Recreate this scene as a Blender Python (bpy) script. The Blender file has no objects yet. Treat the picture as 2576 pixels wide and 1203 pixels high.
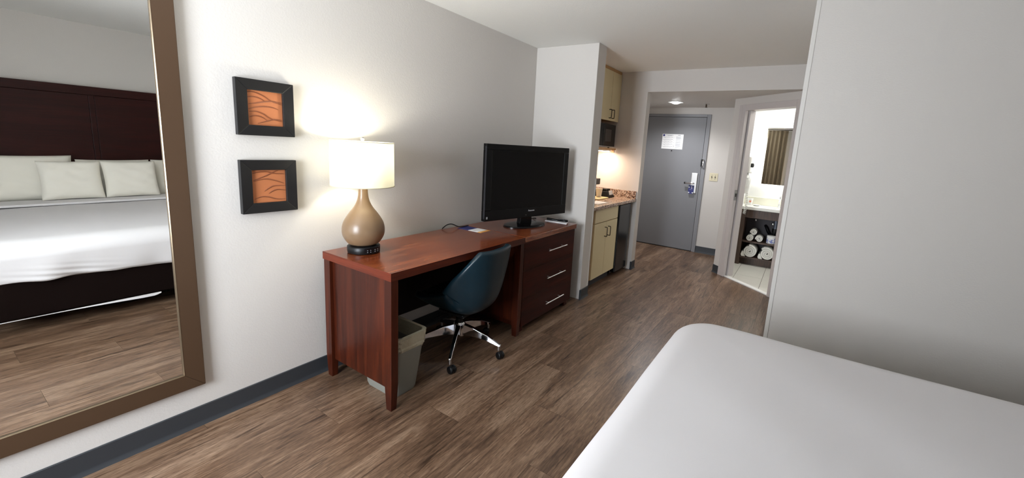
import bpy, bmesh, math, random
from mathutils import Vector, Matrix
from math import sin, cos, pi, radians

S = bpy.context.scene
COL = S.collection
random.seed(7)

# ------------------------------------------------------------------ camera
cam_data = bpy.data.cameras.new('camera')
cam = bpy.data.objects.new('camera', cam_data)
COL.objects.link(cam)
CAM = Vector((2.3906, 0.0, 1.4902))
RT = Vector((0.8414, 0.5370, 0.0606)).normalized()
FW = Vector((-0.52185, 0.83656, -0.16702)).normalized()
def _cam_axes(yaw, pitch, roll):
    y, p, r = radians(yaw), radians(pitch), radians(roll)
    fw = Vector((sin(y) * cos(p), cos(y) * cos(p), sin(p)))
    rt = Vector((cos(y), -sin(y), 0)); up = rt.cross(fw)
    return cos(r) * rt + sin(r) * up, -sin(r) * rt + cos(r) * up, fw
_rt, _up, _fw = _cam_axes(-31.9588, -9.6146, 3.5220)
cam.matrix_world = Matrix(((_rt.x, _up.x, -_fw.x, CAM.x), (_rt.y, _up.y, -_fw.y, CAM.y),
                           (_rt.z, _up.z, -_fw.z, CAM.z), (0, 0, 0, 1)))
cam_data.sensor_fit = 'HORIZONTAL'
cam_data.sensor_width = 36.0
cam_data.lens = 1027.792 / 2576 * 36.0
cam_data.shift_x = (1288 - 1367.897) / 2576
cam_data.shift_y = (542.176 - 601.5) / 2576
cam_data.clip_start = 0.02
S.camera = cam

# ------------------------------------------------------------------ world, daylight, exposure
W = bpy.data.worlds.new('world'); S.world = W; W.use_nodes = True
bg = W.node_tree.nodes['Background']
bg.inputs['Color'].default_value = (0.74, 0.86, 1.0, 1); bg.inputs['Strength'].default_value = 1.6

def area_light(name, loc, rot, sx, sy, power, color, parent=None):
    d = bpy.data.lights.new(name, 'AREA'); d.shape = 'RECTANGLE'; d.size = sx; d.size_y = sy
    d.energy = power; d.color = color
    o = bpy.data.objects.new(name, d); COL.objects.link(o); o.location = loc; o.rotation_euler = rot
    if parent: o.parent = parent
    return o
YW = -1.0                      # inner face of the window wall
WX0, WX1, WZ0, WZ1 = 0.42, 1.78, 0.62, 2.18
# daylight coming in through the window opening
area_light('window_daylight', ((WX0 + WX1) / 2, YW - 0.30, (WZ0 + WZ1) / 2), (radians(114), 0, 0),
           WX1 - WX0 - .06, WZ1 - WZ0 - .06, 152.0, (0.855, 0.918, 1.0))
vs = S.view_settings
vs.view_transform = 'Standard'; vs.look = 'None'; vs.exposure = 0.63; vs.gamma = 1.0; vs.use_curve_mapping = False

# ------------------------------------------------------------------ material helpers
def lin(c):
    c = c / 255.0
    return c / 12.92 if c <= 0.04045 else ((c + 0.055) / 1.055) ** 2.4
def rgb(r, g, b): return (lin(r), lin(g), lin(b), 1.0)
MATS = {}
def new_mat(name):
    m = bpy.data.materials.new(name); m.use_nodes = True
    nt = m.node_tree; b = nt.nodes['Principled BSDF']
    return m, nt, b
def N(nt, t, **kw):
    n = nt.nodes.new(t)
    for k, v in kw.items(): setattr(n, k, v)
    return n
def plain(name, col, rough=0.6, metal=0.0, bump=0.0, bscale=200.0, spec=None, var=0.0, vscale=8.0, coat=0.0):
    if name in MATS: return MATS[name]
    m, nt, b = new_mat(name)
    b.inputs['Base Color'].default_value = col
    b.inputs['Roughness'].default_value = rough
    b.inputs['Metallic'].default_value = metal
    if spec is not None: b.inputs['Specular IOR Level'].default_value = spec
    if coat: b.inputs['Coat Weight'].default_value = coat; b.inputs['Coat Roughness'].default_value = 0.15
    tc = N(nt, 'ShaderNodeTexCoord')
    if var > 0:
        no = N(nt, 'ShaderNodeTexNoise'); no.inputs['Scale'].default_value = vscale; no.inputs['Detail'].default_value = 4
        nt.links.new(tc.outputs['Object'], no.inputs['Vector'])
        mx = N(nt, 'ShaderNodeMix', data_type='RGBA')
        mx.inputs['A'].default_value = tuple(c * (1 - var) for c in col[:3]) + (1,)
        mx.inputs['B'].default_value = tuple(min(1, c * (1 + var)) for c in col[:3]) + (1,)
        nt.links.new(no.outputs['Fac'], mx.inputs['Factor']); nt.links.new(mx.outputs['Result'], b.inputs['Base Color'])
    if bump > 0:
        n2 = N(nt, 'ShaderNodeTexNoise'); n2.inputs['Scale'].default_value = bscale; n2.inputs['Detail'].default_value = 3
        nt.links.new(tc.outputs['Object'], n2.inputs['Vector'])
        bp = N(nt, 'ShaderNodeBump'); bp.inputs['Strength'].default_value = bump; bp.inputs['Distance'].default_value = 0.004
        nt.links.new(n2.outputs['Fac'], bp.inputs['Height']); nt.links.new(bp.outputs['Normal'], b.inputs['Normal'])
    MATS[name] = m
    return m
def emit(name, col, strength):
    m, nt, b = new_mat(name)
    b.inputs['Base Color'].default_value = col
    b.inputs['Emission Color'].default_value = col; b.inputs['Emission Strength'].default_value = strength
    MATS[name] = m; return m
def ramp(nt, stops):
    r = N(nt, 'ShaderNodeValToRGB'); e = r.color_ramp.elements
    while len(e) < len(stops): e.new(0.5)
    for el, (p, c) in zip(e, stops): el.position = p; el.color = c
    return r
def wood(name, dark, mid, light, axis, rough=0.3, scale=1.0, use_random=False, coat=0.0, fine=0.5, bump=0.05, spec=0.5, ga=(9, 0.75, 85, 3.2), pores=0.0):
    """grain running along axis 'X','Y' or 'Z'"""
    m, nt, b = new_mat(name); L = nt.links.new
    tc = N(nt, 'ShaderNodeTexCoord')
    src = tc.outputs['Object']
    if use_random:
        oi = N(nt, 'ShaderNodeObjectInfo')
        vm = N(nt, 'ShaderNodeVectorMath', operation='MULTIPLY_ADD')
        cx = N(nt, 'ShaderNodeCombineXYZ')
        for i in range(3): L(oi.outputs['Random'], cx.inputs[i])
        L(cx.outputs[0], vm.inputs[0]); vm.inputs[1].default_value = (37.0, 53.0, 11.0); L(src, vm.inputs[2])
        src = vm.outputs[0]
    def mapped(across, along):
        mp = N(nt, 'ShaderNodeMapping')
        s = {'X': (along, across, across), 'Y': (across, along, across), 'Z': (across, across, along)}[axis]
        mp.inputs['Scale'].default_value = s
        L(src, mp.inputs['Vector']); return mp.outputs[0]
    n1 = N(nt, 'ShaderNodeTexNoise'); n1.inputs['Scale'].default_value = 1; n1.inputs['Detail'].default_value = 7
    n1.inputs['Roughness'].default_value = 0.62; n1.inputs['Distortion'].default_value = 0.9
    L(mapped(ga[0] * scale, ga[1] * scale), n1.inputs['Vector'])
    n2 = N(nt, 'ShaderNodeTexNoise'); n2.inputs['Scale'].default_value = 1; n2.inputs['Detail'].default_value = 5
    n2.inputs['Roughness'].default_value = 0.7; n2.inputs['Distortion'].default_value = 0.3
    L(mapped(ga[2] * scale, ga[3] * scale), n2.inputs['Vector'])
    mx = N(nt, 'ShaderNodeMix', data_type='FLOAT'); mx.inputs['Factor'].default_value = fine
    L(n1.outputs['Fac'], mx.inputs['A']); L(n2.outputs['Fac'], mx.inputs['B'])
    rp = ramp(nt, [(0.30, dark), (0.49, mid), (0.68, light)])
    L(mx.outputs['Result'], rp.inputs['Fac'])
    out = rp.outputs['Color']
    if pores:
        n3 = N(nt, 'ShaderNodeTexNoise'); n3.inputs['Scale'].default_value = 1; n3.inputs['Detail'].default_value = 3
        L(mapped(330, 26), n3.inputs['Vector'])
        n4 = N(nt, 'ShaderNodeTexNoise'); n4.inputs['Scale'].default_value = 1; n4.inputs['Detail'].default_value = 4; n4.inputs['Distortion'].default_value = 1.2
        L(mapped(26, 2.2), n4.inputs['Vector'])
        r4 = ramp(nt, [(0.30, (0.30, 0.27, 0.25, 1)), (0.42, (1, 1, 1, 1))]); L(n4.outputs['Fac'], r4.inputs['Fac'])
        r3 = ramp(nt, [(0.33, (0.52, 0.49, 0.47, 1)), (0.50, (1, 1, 1, 1)), (0.7, (1.16, 1.15, 1.14, 1))]); L(n3.outputs['Fac'], r3.inputs['Fac'])
        for rr_ in (r3, r4):
            mm = N(nt, 'ShaderNodeMix', data_type='RGBA', blend_type='MULTIPLY'); mm.inputs['Factor'].default_value = pores
            L(out, mm.inputs['A']); L(rr_.outputs['Color'], mm.inputs['B']); out = mm.outputs['Result']
    if use_random:
        hs = N(nt, 'ShaderNodeHueSaturation'); mr = N(nt, 'ShaderNodeMapRange')
        mr.inputs['To Min'].default_value = 0.94; mr.inputs['To Max'].default_value = 1.06
        L(oi.outputs['Random'], mr.inputs['Value']); L(mr.outputs['Result'], hs.inputs['Value']); L(out, hs.inputs['Color'])
        out = hs.outputs['Color']
    L(out, b.inputs['Base Color'])
    b.inputs['Roughness'].default_value = rough; b.inputs['Specular IOR Level'].default_value = spec
    if coat: b.inputs['Coat Weight'].default_value = coat; b.inputs['Coat Roughness'].default_value = 0.12
    if bump:
        bp = N(nt, 'ShaderNodeBump'); bp.inputs['Strength'].default_value = bump; bp.inputs['Distance'].default_value = 0.002
        L(n2.outputs['Fac'], bp.inputs['Height']); L(bp.outputs['Normal'], b.inputs['Normal'])
    MATS[name] = m
    return m
def granite():
    m, nt, b = new_mat('granite'); L = nt.links.new
    tc = N(nt, 'ShaderNodeTexCoord')
    v = N(nt, 'ShaderNodeTexVoronoi'); v.inputs['Scale'].default_value = 120
    L(tc.outputs['Object'], v.inputs['Vector'])
    sep = N(nt, 'ShaderNodeSeparateColor'); L(v.outputs['Color'], sep.inputs[0])
    rp = ramp(nt, [(0.0, rgb(66, 44, 36)), (0.2, rgb(128, 96, 78)), (0.45, rgb(178, 150, 128)), (0.72, rgb(206, 188, 170))])
    rp.color_ramp.interpolation = 'CONSTANT'
    L(sep.outputs[0], rp.inputs['Fac']); L(rp.outputs['Color'], b.inputs['Base Color'])
    b.inputs['Roughness'].default_value = 0.22
    return m

M_WALL = plain('wall_paint', rgb(209, 204, 198), 0.55, bump=0.2, bscale=130, spec=0.25)
M_CEIL = plain('ceiling_paint', rgb(242, 241, 236), 0.8, bump=0.35, bscale=180, spec=0.15)
M_WALL_WARMLIT = plain('wall_paint_warm_lit', rgb(212, 198, 184), 0.55, bump=0.3, bscale=130, spec=0.25)  # unused copy of the wall paint, warm kitchenette light tinted into its colour
M_BATHWALL = plain('bath_wall_paint', rgb(225, 225, 222), 0.5)
M_BASE = plain('baseboard_rubber', rgb(50, 53, 57), 0.5, var=0.06)
M_GUARD = plain('corner_guard_plastic', rgb(214, 210, 204), 0.35)
M_FLOOR = wood('floor_vinyl_plank', rgb(40, 26, 18), rgb(110, 85, 66), rgb(158, 132, 109), 'Y', rough=0.32, use_random=True, fine=0.44, bump=0.15, ga=(8, 1.1, 95, 7), pores=0.85)
M_SUB = plain('floor_joint', rgb(52, 42, 36), 0.9)
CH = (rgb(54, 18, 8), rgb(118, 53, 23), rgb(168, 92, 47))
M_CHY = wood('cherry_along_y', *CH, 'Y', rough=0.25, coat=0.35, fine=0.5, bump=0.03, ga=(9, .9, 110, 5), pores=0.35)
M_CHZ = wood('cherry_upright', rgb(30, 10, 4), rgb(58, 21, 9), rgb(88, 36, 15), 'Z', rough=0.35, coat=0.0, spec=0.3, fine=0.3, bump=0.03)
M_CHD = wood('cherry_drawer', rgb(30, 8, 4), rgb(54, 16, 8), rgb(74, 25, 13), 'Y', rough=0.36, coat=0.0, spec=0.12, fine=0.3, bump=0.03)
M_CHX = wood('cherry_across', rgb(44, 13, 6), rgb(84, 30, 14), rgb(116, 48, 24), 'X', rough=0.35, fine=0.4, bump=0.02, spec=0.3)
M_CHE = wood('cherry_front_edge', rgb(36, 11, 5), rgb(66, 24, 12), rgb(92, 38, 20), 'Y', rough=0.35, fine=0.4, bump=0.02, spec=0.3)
M_HEADB = wood('headboard_wood', rgb(32, 9, 7), rgb(44, 14, 11), rgb(58, 21, 17), 'Y', rough=0.42, fine=0.4, bump=0.02, spec=0.2)
M_VAN = wood('vanity_wood', rgb(40, 28, 22), rgb(72, 54, 44), rgb(98, 76, 62), 'Z', rough=0.45, fine=0.6, bump=0.04)
M_STEEL = plain('brushed_steel', rgb(205, 203, 200), 0.28, 1.0)
M_CHROME = plain('chrome', rgb(225, 226, 230), 0.08, 1.0)
M_BLACK = plain('black_plastic', rgb(13, 13, 14), 0.38, spec=0.3)
M_BLACKG = plain('gloss_black_plastic', rgb(10, 10, 12), 0.18, spec=0.35)
M_DARK = plain('dark_void', rgb(14, 13, 13), 0.8)
M_WHITE = plain('white_plastic', rgb(235, 235, 232), 0.35)
M_PAPER = plain('white_paper', rgb(236, 236, 236), 0.7)
M_BLUE = plain('navy_print', rgb(38, 44, 112), 0.5)
M_ORANGE = plain('orange_print', rgb(236, 172, 92), 0.5)
M_GREYPRINT = plain('grey_print', rgb(150, 152, 160), 0.7)
M_DKPRINT = plain('dark_grey_print', rgb(70, 72, 84), 0.7)
M_LINEN = plain('white_bed_linen', rgb(228, 225, 226), 0.85, bump=0.35, bscale=7, spec=0.1)
M_PILLOW = plain('pillowcase_cotton', rgb(246, 242, 230), 0.85, bump=0.08, bscale=500, spec=0.1)
M_BOXW = plain('brown_box_wrap', rgb(22, 14, 12), 0.95, bump=0.1, bscale=400, spec=0.05)
M_TOWEL = plain('terry_towel', rgb(238, 236, 230), 0.95, bump=0.6, bscale=900, spec=0.05)
M_CABD = plain('cream_laminate', rgb(220, 205, 164), 0.42)
M_CABE = plain('oak_edge', rgb(196, 154, 104), 0.5)
M_BRONZE = plain('dark_bronze', rgb(64, 54, 42), 0.35, 0.8)
M_GRANITE = granite()
M_DOOR = plain('grey_door_paint', rgb(124, 124, 127), 0.4, bump=0.08, bscale=400)
M_DFRAME = plain('grey_frame_paint', rgb(132, 132, 135), 0.4)
M_BFRAME = plain('taupe_frame_paint', rgb(198, 191, 188), 0.4)
M_TEAL = plain('teal_leather', rgb(14, 38, 48), 0.36, bump=0.12, bscale=300, var=0.12, vscale=5)
M_BIN = plain('grey_bin_plastic', rgb(132, 132, 124), 0.5)
M_LINER = plain('liner_film', rgb(170, 162, 140), 0.3, bump=0.8, bscale=60)
M_LAMPB = plain('taupe_ceramic', rgb(124, 100, 75), 0.32, var=0.04)
M_ART = plain('orange_art_panel', rgb(178, 108, 66), 0.6, var=0.12, vscale=9)
M_ARTL = plain('brown_art_relief', rgb(130, 74, 45), 0.5)
M_FRAMEB = plain('black_picture_frame', rgb(19, 18, 19), 0.45)
M_MIRF = plain('bronze_mirror_frame', rgb(80, 60, 43), 0.42, 0.3)
M_TILE = plain('bath_floor_tile', rgb(214, 212, 204), 0.35, var=0.04, vscale=20)
M_GROUT = plain('tile_grout', rgb(120, 116, 110), 0.9)
M_IVORY = plain('ivory_plastic', rgb(214, 204, 172), 0.4)
M_CURT = plain('brown_curtain_fabric', rgb(140, 124, 100), 0.9, bump=0.2, bscale=500, var=0.06)
M_MIRROR, _nt, _b = new_mat('mirror_glass')
_b.inputs['Base Color'].default_value = (0.93, 0.94, 0.92, 1); _b.inputs['Metallic'].default_value = 1; _b.inputs['Roughness'].default_value = 0.0
def glass_pane():
    m, nt, b = new_mat('window_glass'); nt.nodes.remove(b)
    o = nt.nodes['Material Output']; t = N(nt, 'ShaderNodeBsdfTransparent'); g = N(nt, 'ShaderNodeBsdfGlossy')
    g.inputs['Roughness'].default_value = 0.02; mx = N(nt, 'ShaderNodeMixShader'); mx.inputs[0].default_value = 0.06
    nt.links.new(t.outputs[0], mx.inputs[1]); nt.links.new(g.outputs[0], mx.inputs[2]); nt.links.new(mx.outputs[0], o.inputs[0])
    return m
M_GLASS = glass_pane()
def shade_mat():
    m, nt, b = new_mat('lamp_shade_linen'); nt.nodes.remove(b)
    o = nt.nodes['Material Output']; d = N(nt, 'ShaderNodeBsdfDiffuse'); t = N(nt, 'ShaderNodeBsdfTranslucent')
    d.inputs[0].default_value = (0.84, 0.82, 0.70, 1); t.inputs[0].default_value = (0.34, 0.33, 0.265, 1)
    mx = N(nt, 'ShaderNodeMixShader'); mx.inputs[0].default_value = 0.4
    nt.links.new(d.outputs[0], mx.inputs[1]); nt.links.new(t.outputs[0], mx.inputs[2]); nt.links.new(mx.outputs[0], o.inputs[0])
    return m
M_SHADE = shade_mat()

# ------------------------------------------------------------------ mesh helpers
def BM(): return bmesh.new()
def box(bm, x0, x1, y0, y1, z0, z1):
    v = [bm.verts.new(p) for p in ((x0, y0, z0), (x1, y0, z0), (x1, y1, z0), (x0, y1, z0), (x0, y0, z1), (x1, y0, z1), (x1, y1, z1), (x0, y1, z1))]
    for f in ((0, 3, 2, 1), (4, 5, 6, 7), (0, 1, 5, 4), (1, 2, 6, 5), (2, 3, 7, 6), (3, 0, 4, 7)): bm.faces.new([v[i] for i in f])
    return bm
def prism(bm, poly, z0, z1):
    a = [bm.verts.new((x, y, z0)) for x, y in poly]; b = [bm.verts.new((x, y, z1)) for x, y in poly]; n = len(poly)
    bm.faces.new(a[::-1]); bm.faces.new(b)
    for i in range(n): bm.faces.new((a[i], a[(i + 1) % n], b[(i + 1) % n], b[i]))
    return bm
def hull8(bm, bot, top):
    a = [bm.verts.new(p) for p in bot]; b = [bm.verts.new(p) for p in top]; n = len(bot)
    bm.faces.new(a[::-1]); bm.faces.new(b)
    for i in range(n): bm.faces.new((a[i], a[(i + 1) % n], b[(i + 1) % n], b[i]))
    return bm
def lathe(bm, prof, cx=0, cy=0, seg=48, caps=True):
    rings = []
    for r, z in prof:
        rings.append([bm.verts.new((cx + r * cos(2 * pi * i / seg), cy + r * sin(2 * pi * i / seg), z)) for i in range(seg)])
    for a, b in zip(rings, rings[1:]):
        for i in range(seg): bm.faces.new((a[i], a[(i + 1) % seg], b[(i + 1) % seg], b[i]))
    if caps:
        bm.faces.new(rings[0][::-1]); bm.faces.new(rings[-1])
    return bm
def frame_axes(d):
    d = d.normalized(); a = Vector((0, 0, 1)) if abs(d.z) < 0.9 else Vector((1, 0, 0))
    u = d.cross(a).normalized(); return u, d.cross(u).normalized()
def tube(bm, pts, r, seg=10, closed=False):
    pts = [Vector(p) for p in pts]; n = len(pts); rings = []
    rr = r if isinstance(r, (list, tuple)) else [r] * n
    u0 = None
    for i, p in enumerate(pts):
        d = (pts[min(i + 1, n - 1)] - pts[max(i - 1, 0)])
        if u0 is None: u, v = frame_axes(d)
        else:
            d = d.normalized(); u = (u0 - d * u0.dot(d)).normalized(); v = d.cross(u)
        u0 = u
        rings.append([bm.verts.new(p + rr[i] * (cos(2 * pi * k / seg) * u + sin(2 * pi * k / seg) * v)) for k in range(seg)])
    for a, b in zip(rings, rings[1:]):
        for k in range(seg): bm.faces.new((a[k], a[(k + 1) % seg], b[(k + 1) % seg], b[k]))
    bm.faces.new(rings[0][::-1]); bm.faces.new(rings[-1])
    return bm
def cyl(bm, p0, p1, r, seg=20): return tube(bm, [p0, p1], r, seg)
def spline(P, n):
    P = [Vector(p) for p in P]; out = []
    Q = [2 * P[0] - P[1]] + P + [2 * P[-1] - P[-2]]
    m = len(P) - 1
    for k in range(n + 1):
        t = k / n * m; i = min(int(t), m - 1); f = t - i
        a, b, c, d = Q[i:i + 4]
        out.append(0.5 * ((2 * b) + (c - a) * f + (2 * a - 5 * b + 4 * c - d) * f * f + (-a + 3 * b - 3 * c + d) * f ** 3))
    return out
def mesh_of(name, bm, smooth=False, ang=35):
    bmesh.ops.recalc_face_normals(bm, faces=bm.faces)
    me = bpy.data.meshes.new(name); bm.to_mesh(me); bm.free()
    if smooth:
        me.polygons.foreach_set('use_smooth', [True] * len(me.polygons)); me.set_sharp_from_angle(angle=radians(ang))
    return me
def obj(name, bm, mat, parent=None, smooth=False, bevel=0.0, local=False, ang=35, bseg=2, label=None):
    """link one mesh object; coordinates are world coordinates unless local"""
    if parent is not None and not local:
        bmesh.ops.transform(bm, matrix=parent.matrix_basis.inverted() if parent.parent is None else (parent.parent.matrix_basis @ parent.matrix_basis).inverted(), verts=bm.verts)
    loc = Vector((0, 0, 0))
    if parent is None and not local:
        xs = [v.co.x for v in bm.verts]; ys = [v.co.y for v in bm.verts]; zs = [v.co.z for v in bm.verts]
        loc = Vector(((min(xs) + max(xs)) / 2, (min(ys) + max(ys)) / 2, min(zs)))
        bmesh.ops.translate(bm, vec=-loc, verts=bm.verts)
    me = mesh_of(name, bm, smooth, ang)
    if mat: me.materials.append(mat)
    o = bpy.data.objects.new(name, me); COL.objects.link(o); o.location = loc
    if parent is not None: o.parent = parent
    if bevel > 0:
        md = o.modifiers.new('bevel', 'BEVEL'); md.width = bevel; md.segments = bseg; md.limit_method = 'ANGLE'; md.angle_limit = radians(40)
    if label: o['label'] = label
    return o
def tag(o, label, cat, group=None, kind=None):
    o['label'] = label; o['category'] = cat
    if group: o['group'] = group
    if kind: o['kind'] = kind
    return o
def thing(name, label, cat, loc=(0, 0, 0), rz=0.0, group=None, kind=None):
    o = bpy.data.objects.new(name, None); COL.objects.link(o); o.empty_display_size = 0.1
    o.location = loc; o.rotation_euler = (0, 0, rz); o.matrix_basis = Matrix.Translation(loc) @ Matrix.Rotation(rz, 4, 'Z')
    return tag(o, label, cat, group, kind)
def struct(name, bm, mat, label, cat='wall', bevel=0.0):
    return tag(obj(name, bm, mat, bevel=bevel), label, cat, kind='structure')
def copy_part(o, parent, loc=None):
    c = o.copy(); COL.objects.link(c); c.parent = parent
    if loc is not None: c.location = loc
    return c
def bx(x0, x1, y0, y1, z0, z1): return box(BM(), x0, x1, y0, y1, z0, z1)
def text_mesh(name, txt, size, mat, parent, mtx, extrude=0.0006):
    cu = bpy.data.curves.new('t', 'FONT'); cu.body = txt; cu.size = size; cu.extrude = extrude; cu.align_x = 'CENTER'; cu.align_y = 'CENTER'
    t = bpy.data.objects.new('t', cu); COL.objects.link(t)
    me = bpy.data.meshes.new_from_object(t.evaluated_get(bpy.context.evaluated_depsgraph_get()))
    bpy.data.objects.remove(t); bpy.data.curves.remove(cu)
    me.name = name; me.transform(mtx); me.materials.clear(); me.materials.append(mat)
    o = bpy.data.objects.new(name, me); COL.objects.link(o); o.parent = parent
    return o
def clip(poly, a, b, c):
    """keep a*x+b*y<=c"""
    out = []
    for i in range(len(poly)):
        p, q = poly[i], poly[(i + 1) % len(poly)]
        dp, dq = a * p[0] + b * p[1] - c, a * q[0] + b * q[1] - c
        if dp <= 0: out.append(p)
        if (dp < 0 < dq) or (dq < 0 < dp):
            t = dp / (dp - dq); out.append((p[0] + t * (q[0] - p[0]), p[1] + t * (q[1] - p[1])))
    return out

# ------------------------------------------------------------------ room dimensions
H = 2.44; HD = 2.2015; XH = 4.0722
XC, YC, YC2 = 0.6733, 3.5204, 3.6906       # kitchen column
XD, YD, YD2 = 0.6846, 4.9091, 5.0348       # wall stub past the kitchenette
YE = 6.5663                                 # entry door wall
XK, YK, AN = 1.5566, 5.612, radians(40.389) # bathroom corner and diagonal wall
DX, DY = cos(AN), -sin(AN)                  # along the diagonal
NX, NY = -sin(AN), -cos(AN)                 # its room-side normal
def dg(t, n=0.0): return (XK + t * DX + n * NX, YK + t * DY + n * NY)
YR = 2.96                                   # wall beyond the bed
RE = (2.316, YR)                            # its outer corner
SE = (2.272, 5.012)                         # side wall reaches the diagonal here
YB = 6.62; XBL = 1.70; XBR = 3.0            # bathroom
HB = 0.102

# ------------------------------------------------------------------ floor with planks
floor = struct('floor', bx(-0.1, XH + 0.1, YW - 0.1, YB + 0.1, -0.12, -0.0045), M_SUB, 'grey brown wood look vinyl plank floor', 'floor')
PW, PL = 0.2373, 1.185
gap = 0.0010
plank_cache = {}
offs = {0: 0.29, 1: 1.09, 2: 0.706, 3: 0.289, 4: 1.075, 5: 0.67, 6: 0.27}
def plank(x0, x1, y0, y1):
    x0, x1, y0, y1 = x0 + gap / 2, x1 - gap / 2, y0 + gap / 2, y1 - gap / 2
    key = (round(x1 - x0, 3), round(y1 - y0, 3))
    if key not in plank_cache:
        bm = BM(); w, l = (x1 - x0) / 2, (y1 - y0) / 2; b = 0.0012
        hull8(bm, [(-w, -l, -.0045), (w, -l, -.0045), (w, l, -.0045), (-w, l, -.0045)], [(-w, -l, -b * .6), (w, -l, -b * .6), (w, l, -b * .6), (-w, l, -b * .6)])
        top = [f for f in bm.faces if all(abs(v.co.z + b * .6) < 1e-6 for v in f.verts)][0]
        r = bmesh.ops.inset_region(bm, faces=[top], thickness=b)
        for v in top.verts: v.co.z = 0
        me = mesh_of('plank', bm); me.materials.append(M_FLOOR); plank_cache[key] = me
    o = bpy.data.objects.new('plank', plank_cache[key]); COL.objects.link(o); o.parent = floor
    o.location = Vector(((x0 + x1) / 2, (y0 + y1) / 2, 0)) - floor.location
FX1 = XH
for r in range(-1, 18):
    x0 = 0.0643 + PW * r; x1 = x0 + PW
    x0c, x1c = max(0, x0), min(FX1, x1)
    if x1c - x0c < 0.01: continue
    off = offs.get(r, (offs[0] - 0.4 * r) % PL) % PL
    k = -3
    y_end = YE if x1c < XK + .3 else (5.95 if x0c < 2.32 else YR)
    while True:
        y0 = off + PL * k; y1 = y0 + PL; k += 1
        if y0 > y_end - 0.01: break
        y0c, y1c = max(YW, y0), min(y_end, y1)
        if y1c - y0c < 0.02: continue
        plank(x0c, x1c, y0c, y1c)

# ------------------------------------------------------------------ ceilings and walls
struct('ceiling', bx(-0.1, XH + 0.1, YW - 0.1, YB + 0.1, H, H + 0.1), M_CEIL, 'off white textured ceiling over the whole room', 'ceiling')
soff = [(XD, YD), (SE[0] + .02, YD), (SE[0], SE[1]), dg(0.0), (XK, YE), (0, YE), (0, YD2), (XD, YD2)]
struct('ceiling_entry', prism(BM(), soff, HD, H), M_WALL, 'lowered soffit ceiling over the entry with painted header face', 'ceiling')
struct('wall_left', bx(-0.1, 0, YW - 0.1, YE + 0.15, 0, H), M_WALL, 'long pale grey textured wall behind the desk and mirror')
struct('wall_column', bx(0, XC, YC, YC2, 0, H), M_WALL, 'pale wall stub between the drawer chest and the kitchenette', bevel=0.004)
struct('wall_stub', bx(0, XD, YD, YD2, 0, H), M_WALL, 'warm lit wall end beside the kitchenette and entry opening')
DX0, DX1, DZ1 = 0.165, 1.058, 2.057          # door leaf
FXR = 1.120
bm = box(BM(), 0, DX0 - .06, YE, YE + 0.15, 0, H); box(bm, FXR, XK, YE, YE + 0.15, 0, H); box(bm, DX0 - .06, FXR, YE, YE + .15, 2.10, H)
struct('wall_entry', bm, M_WALL, 'pale wall around the grey entrance door')
struct('wall_hall', bx(XK, XBL, YK + 0.02, YB, 0, H), M_WALL, 'short hall wall between entrance door and bathroom')
# diagonal bathroom wall with door opening
T0, T1, TZ = 0.150, 0.905, 2.085
def dprism(t0, t1, n0, n1, z0, z1, bm=None): return prism(bm or BM(), [dg(t0, n0), dg(t1, n0), dg(t1, n1), dg(t0, n1)], z0, z1)
TE = 0.934
bm = prism(BM(), [dg(0), dg(T0), dg(T0, -.12), (XBL, YK + 0.02 - .0), (XK, YK + 0.02)], 0, H)
dprism(T0, TE, 0, -.12, TZ, H, bm); dprism(T1, TE, 0, -.12, 0, TZ, bm)
struct('wall_diagonal', bm, M_WALL, 'diagonal pale wall holding the bathroom doorway')
# bed alcove wall and its return
struct('wall_right', bx(RE[0], XH, YR, YR + 0.12, 0, H), M_WALL, 'broad pale grey wall beyond the far side of the bed')
struct('wall_side', prism(BM(), [(RE[0], YR + .12), SE, dg(TE, -.12), (RE[0] + .12, SE[1]), (RE[0] + .12, YR + .12)], 0, H), M_WALL, 'return wall running from bed alcove to bathroom door')
struct('wall_headboard', bx(XH, XH + 0.1, YW - 0.1, YR + 0.12, 0, H), M_WALL, 'pale grey wall behind the dark headboard')
bm = box(BM(), 0, WX0, YW - .1, YW, 0, H); box(bm, WX1, XH, YW - .1, YW, 0, H); box(bm, WX0, WX1, YW - .1, YW, 0, WZ0); box(bm, WX0, WX1, YW - .1, YW, WZ1, H)
struct('wall_window', bm, M_WALL, 'pale wall around the bedroom window')
struct('wall_bathroom_back', bx(XK, XBR + .1, YB, YB + .1, 0, H), M_BATHWALL, 'bright white bathroom wall behind the vanity mirror')
struct('wall_bathroom_right', bx(XBR, XBR + .1, YR + .12, YB, 0, H), M_BATHWALL, 'white bathroom wall opposite the hair dryer')
struct('wall_bathroom_left', bx(XBL, XBL + .006, YK + .12, YB, 0, H), M_BATHWALL, 'white bathroom wall carrying the hair dryer')

# corner guard on the bed alcove wall edge
struct('trim_1', bx(RE[0] - .003, RE[0] + .021, YR - .004, YR, 0.0, H), M_GUARD, 'slim off white corner guard on the alcove wall edge', 'trim', bevel=0.0015)
struct('trim_2', bx(XC + .0005, XC + .003, YC2 - .022, YC2 - .001, HB + .005, 1.2), M_GUARD, 'slim corner guard on the kitchen column edge', 'trim')

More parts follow.
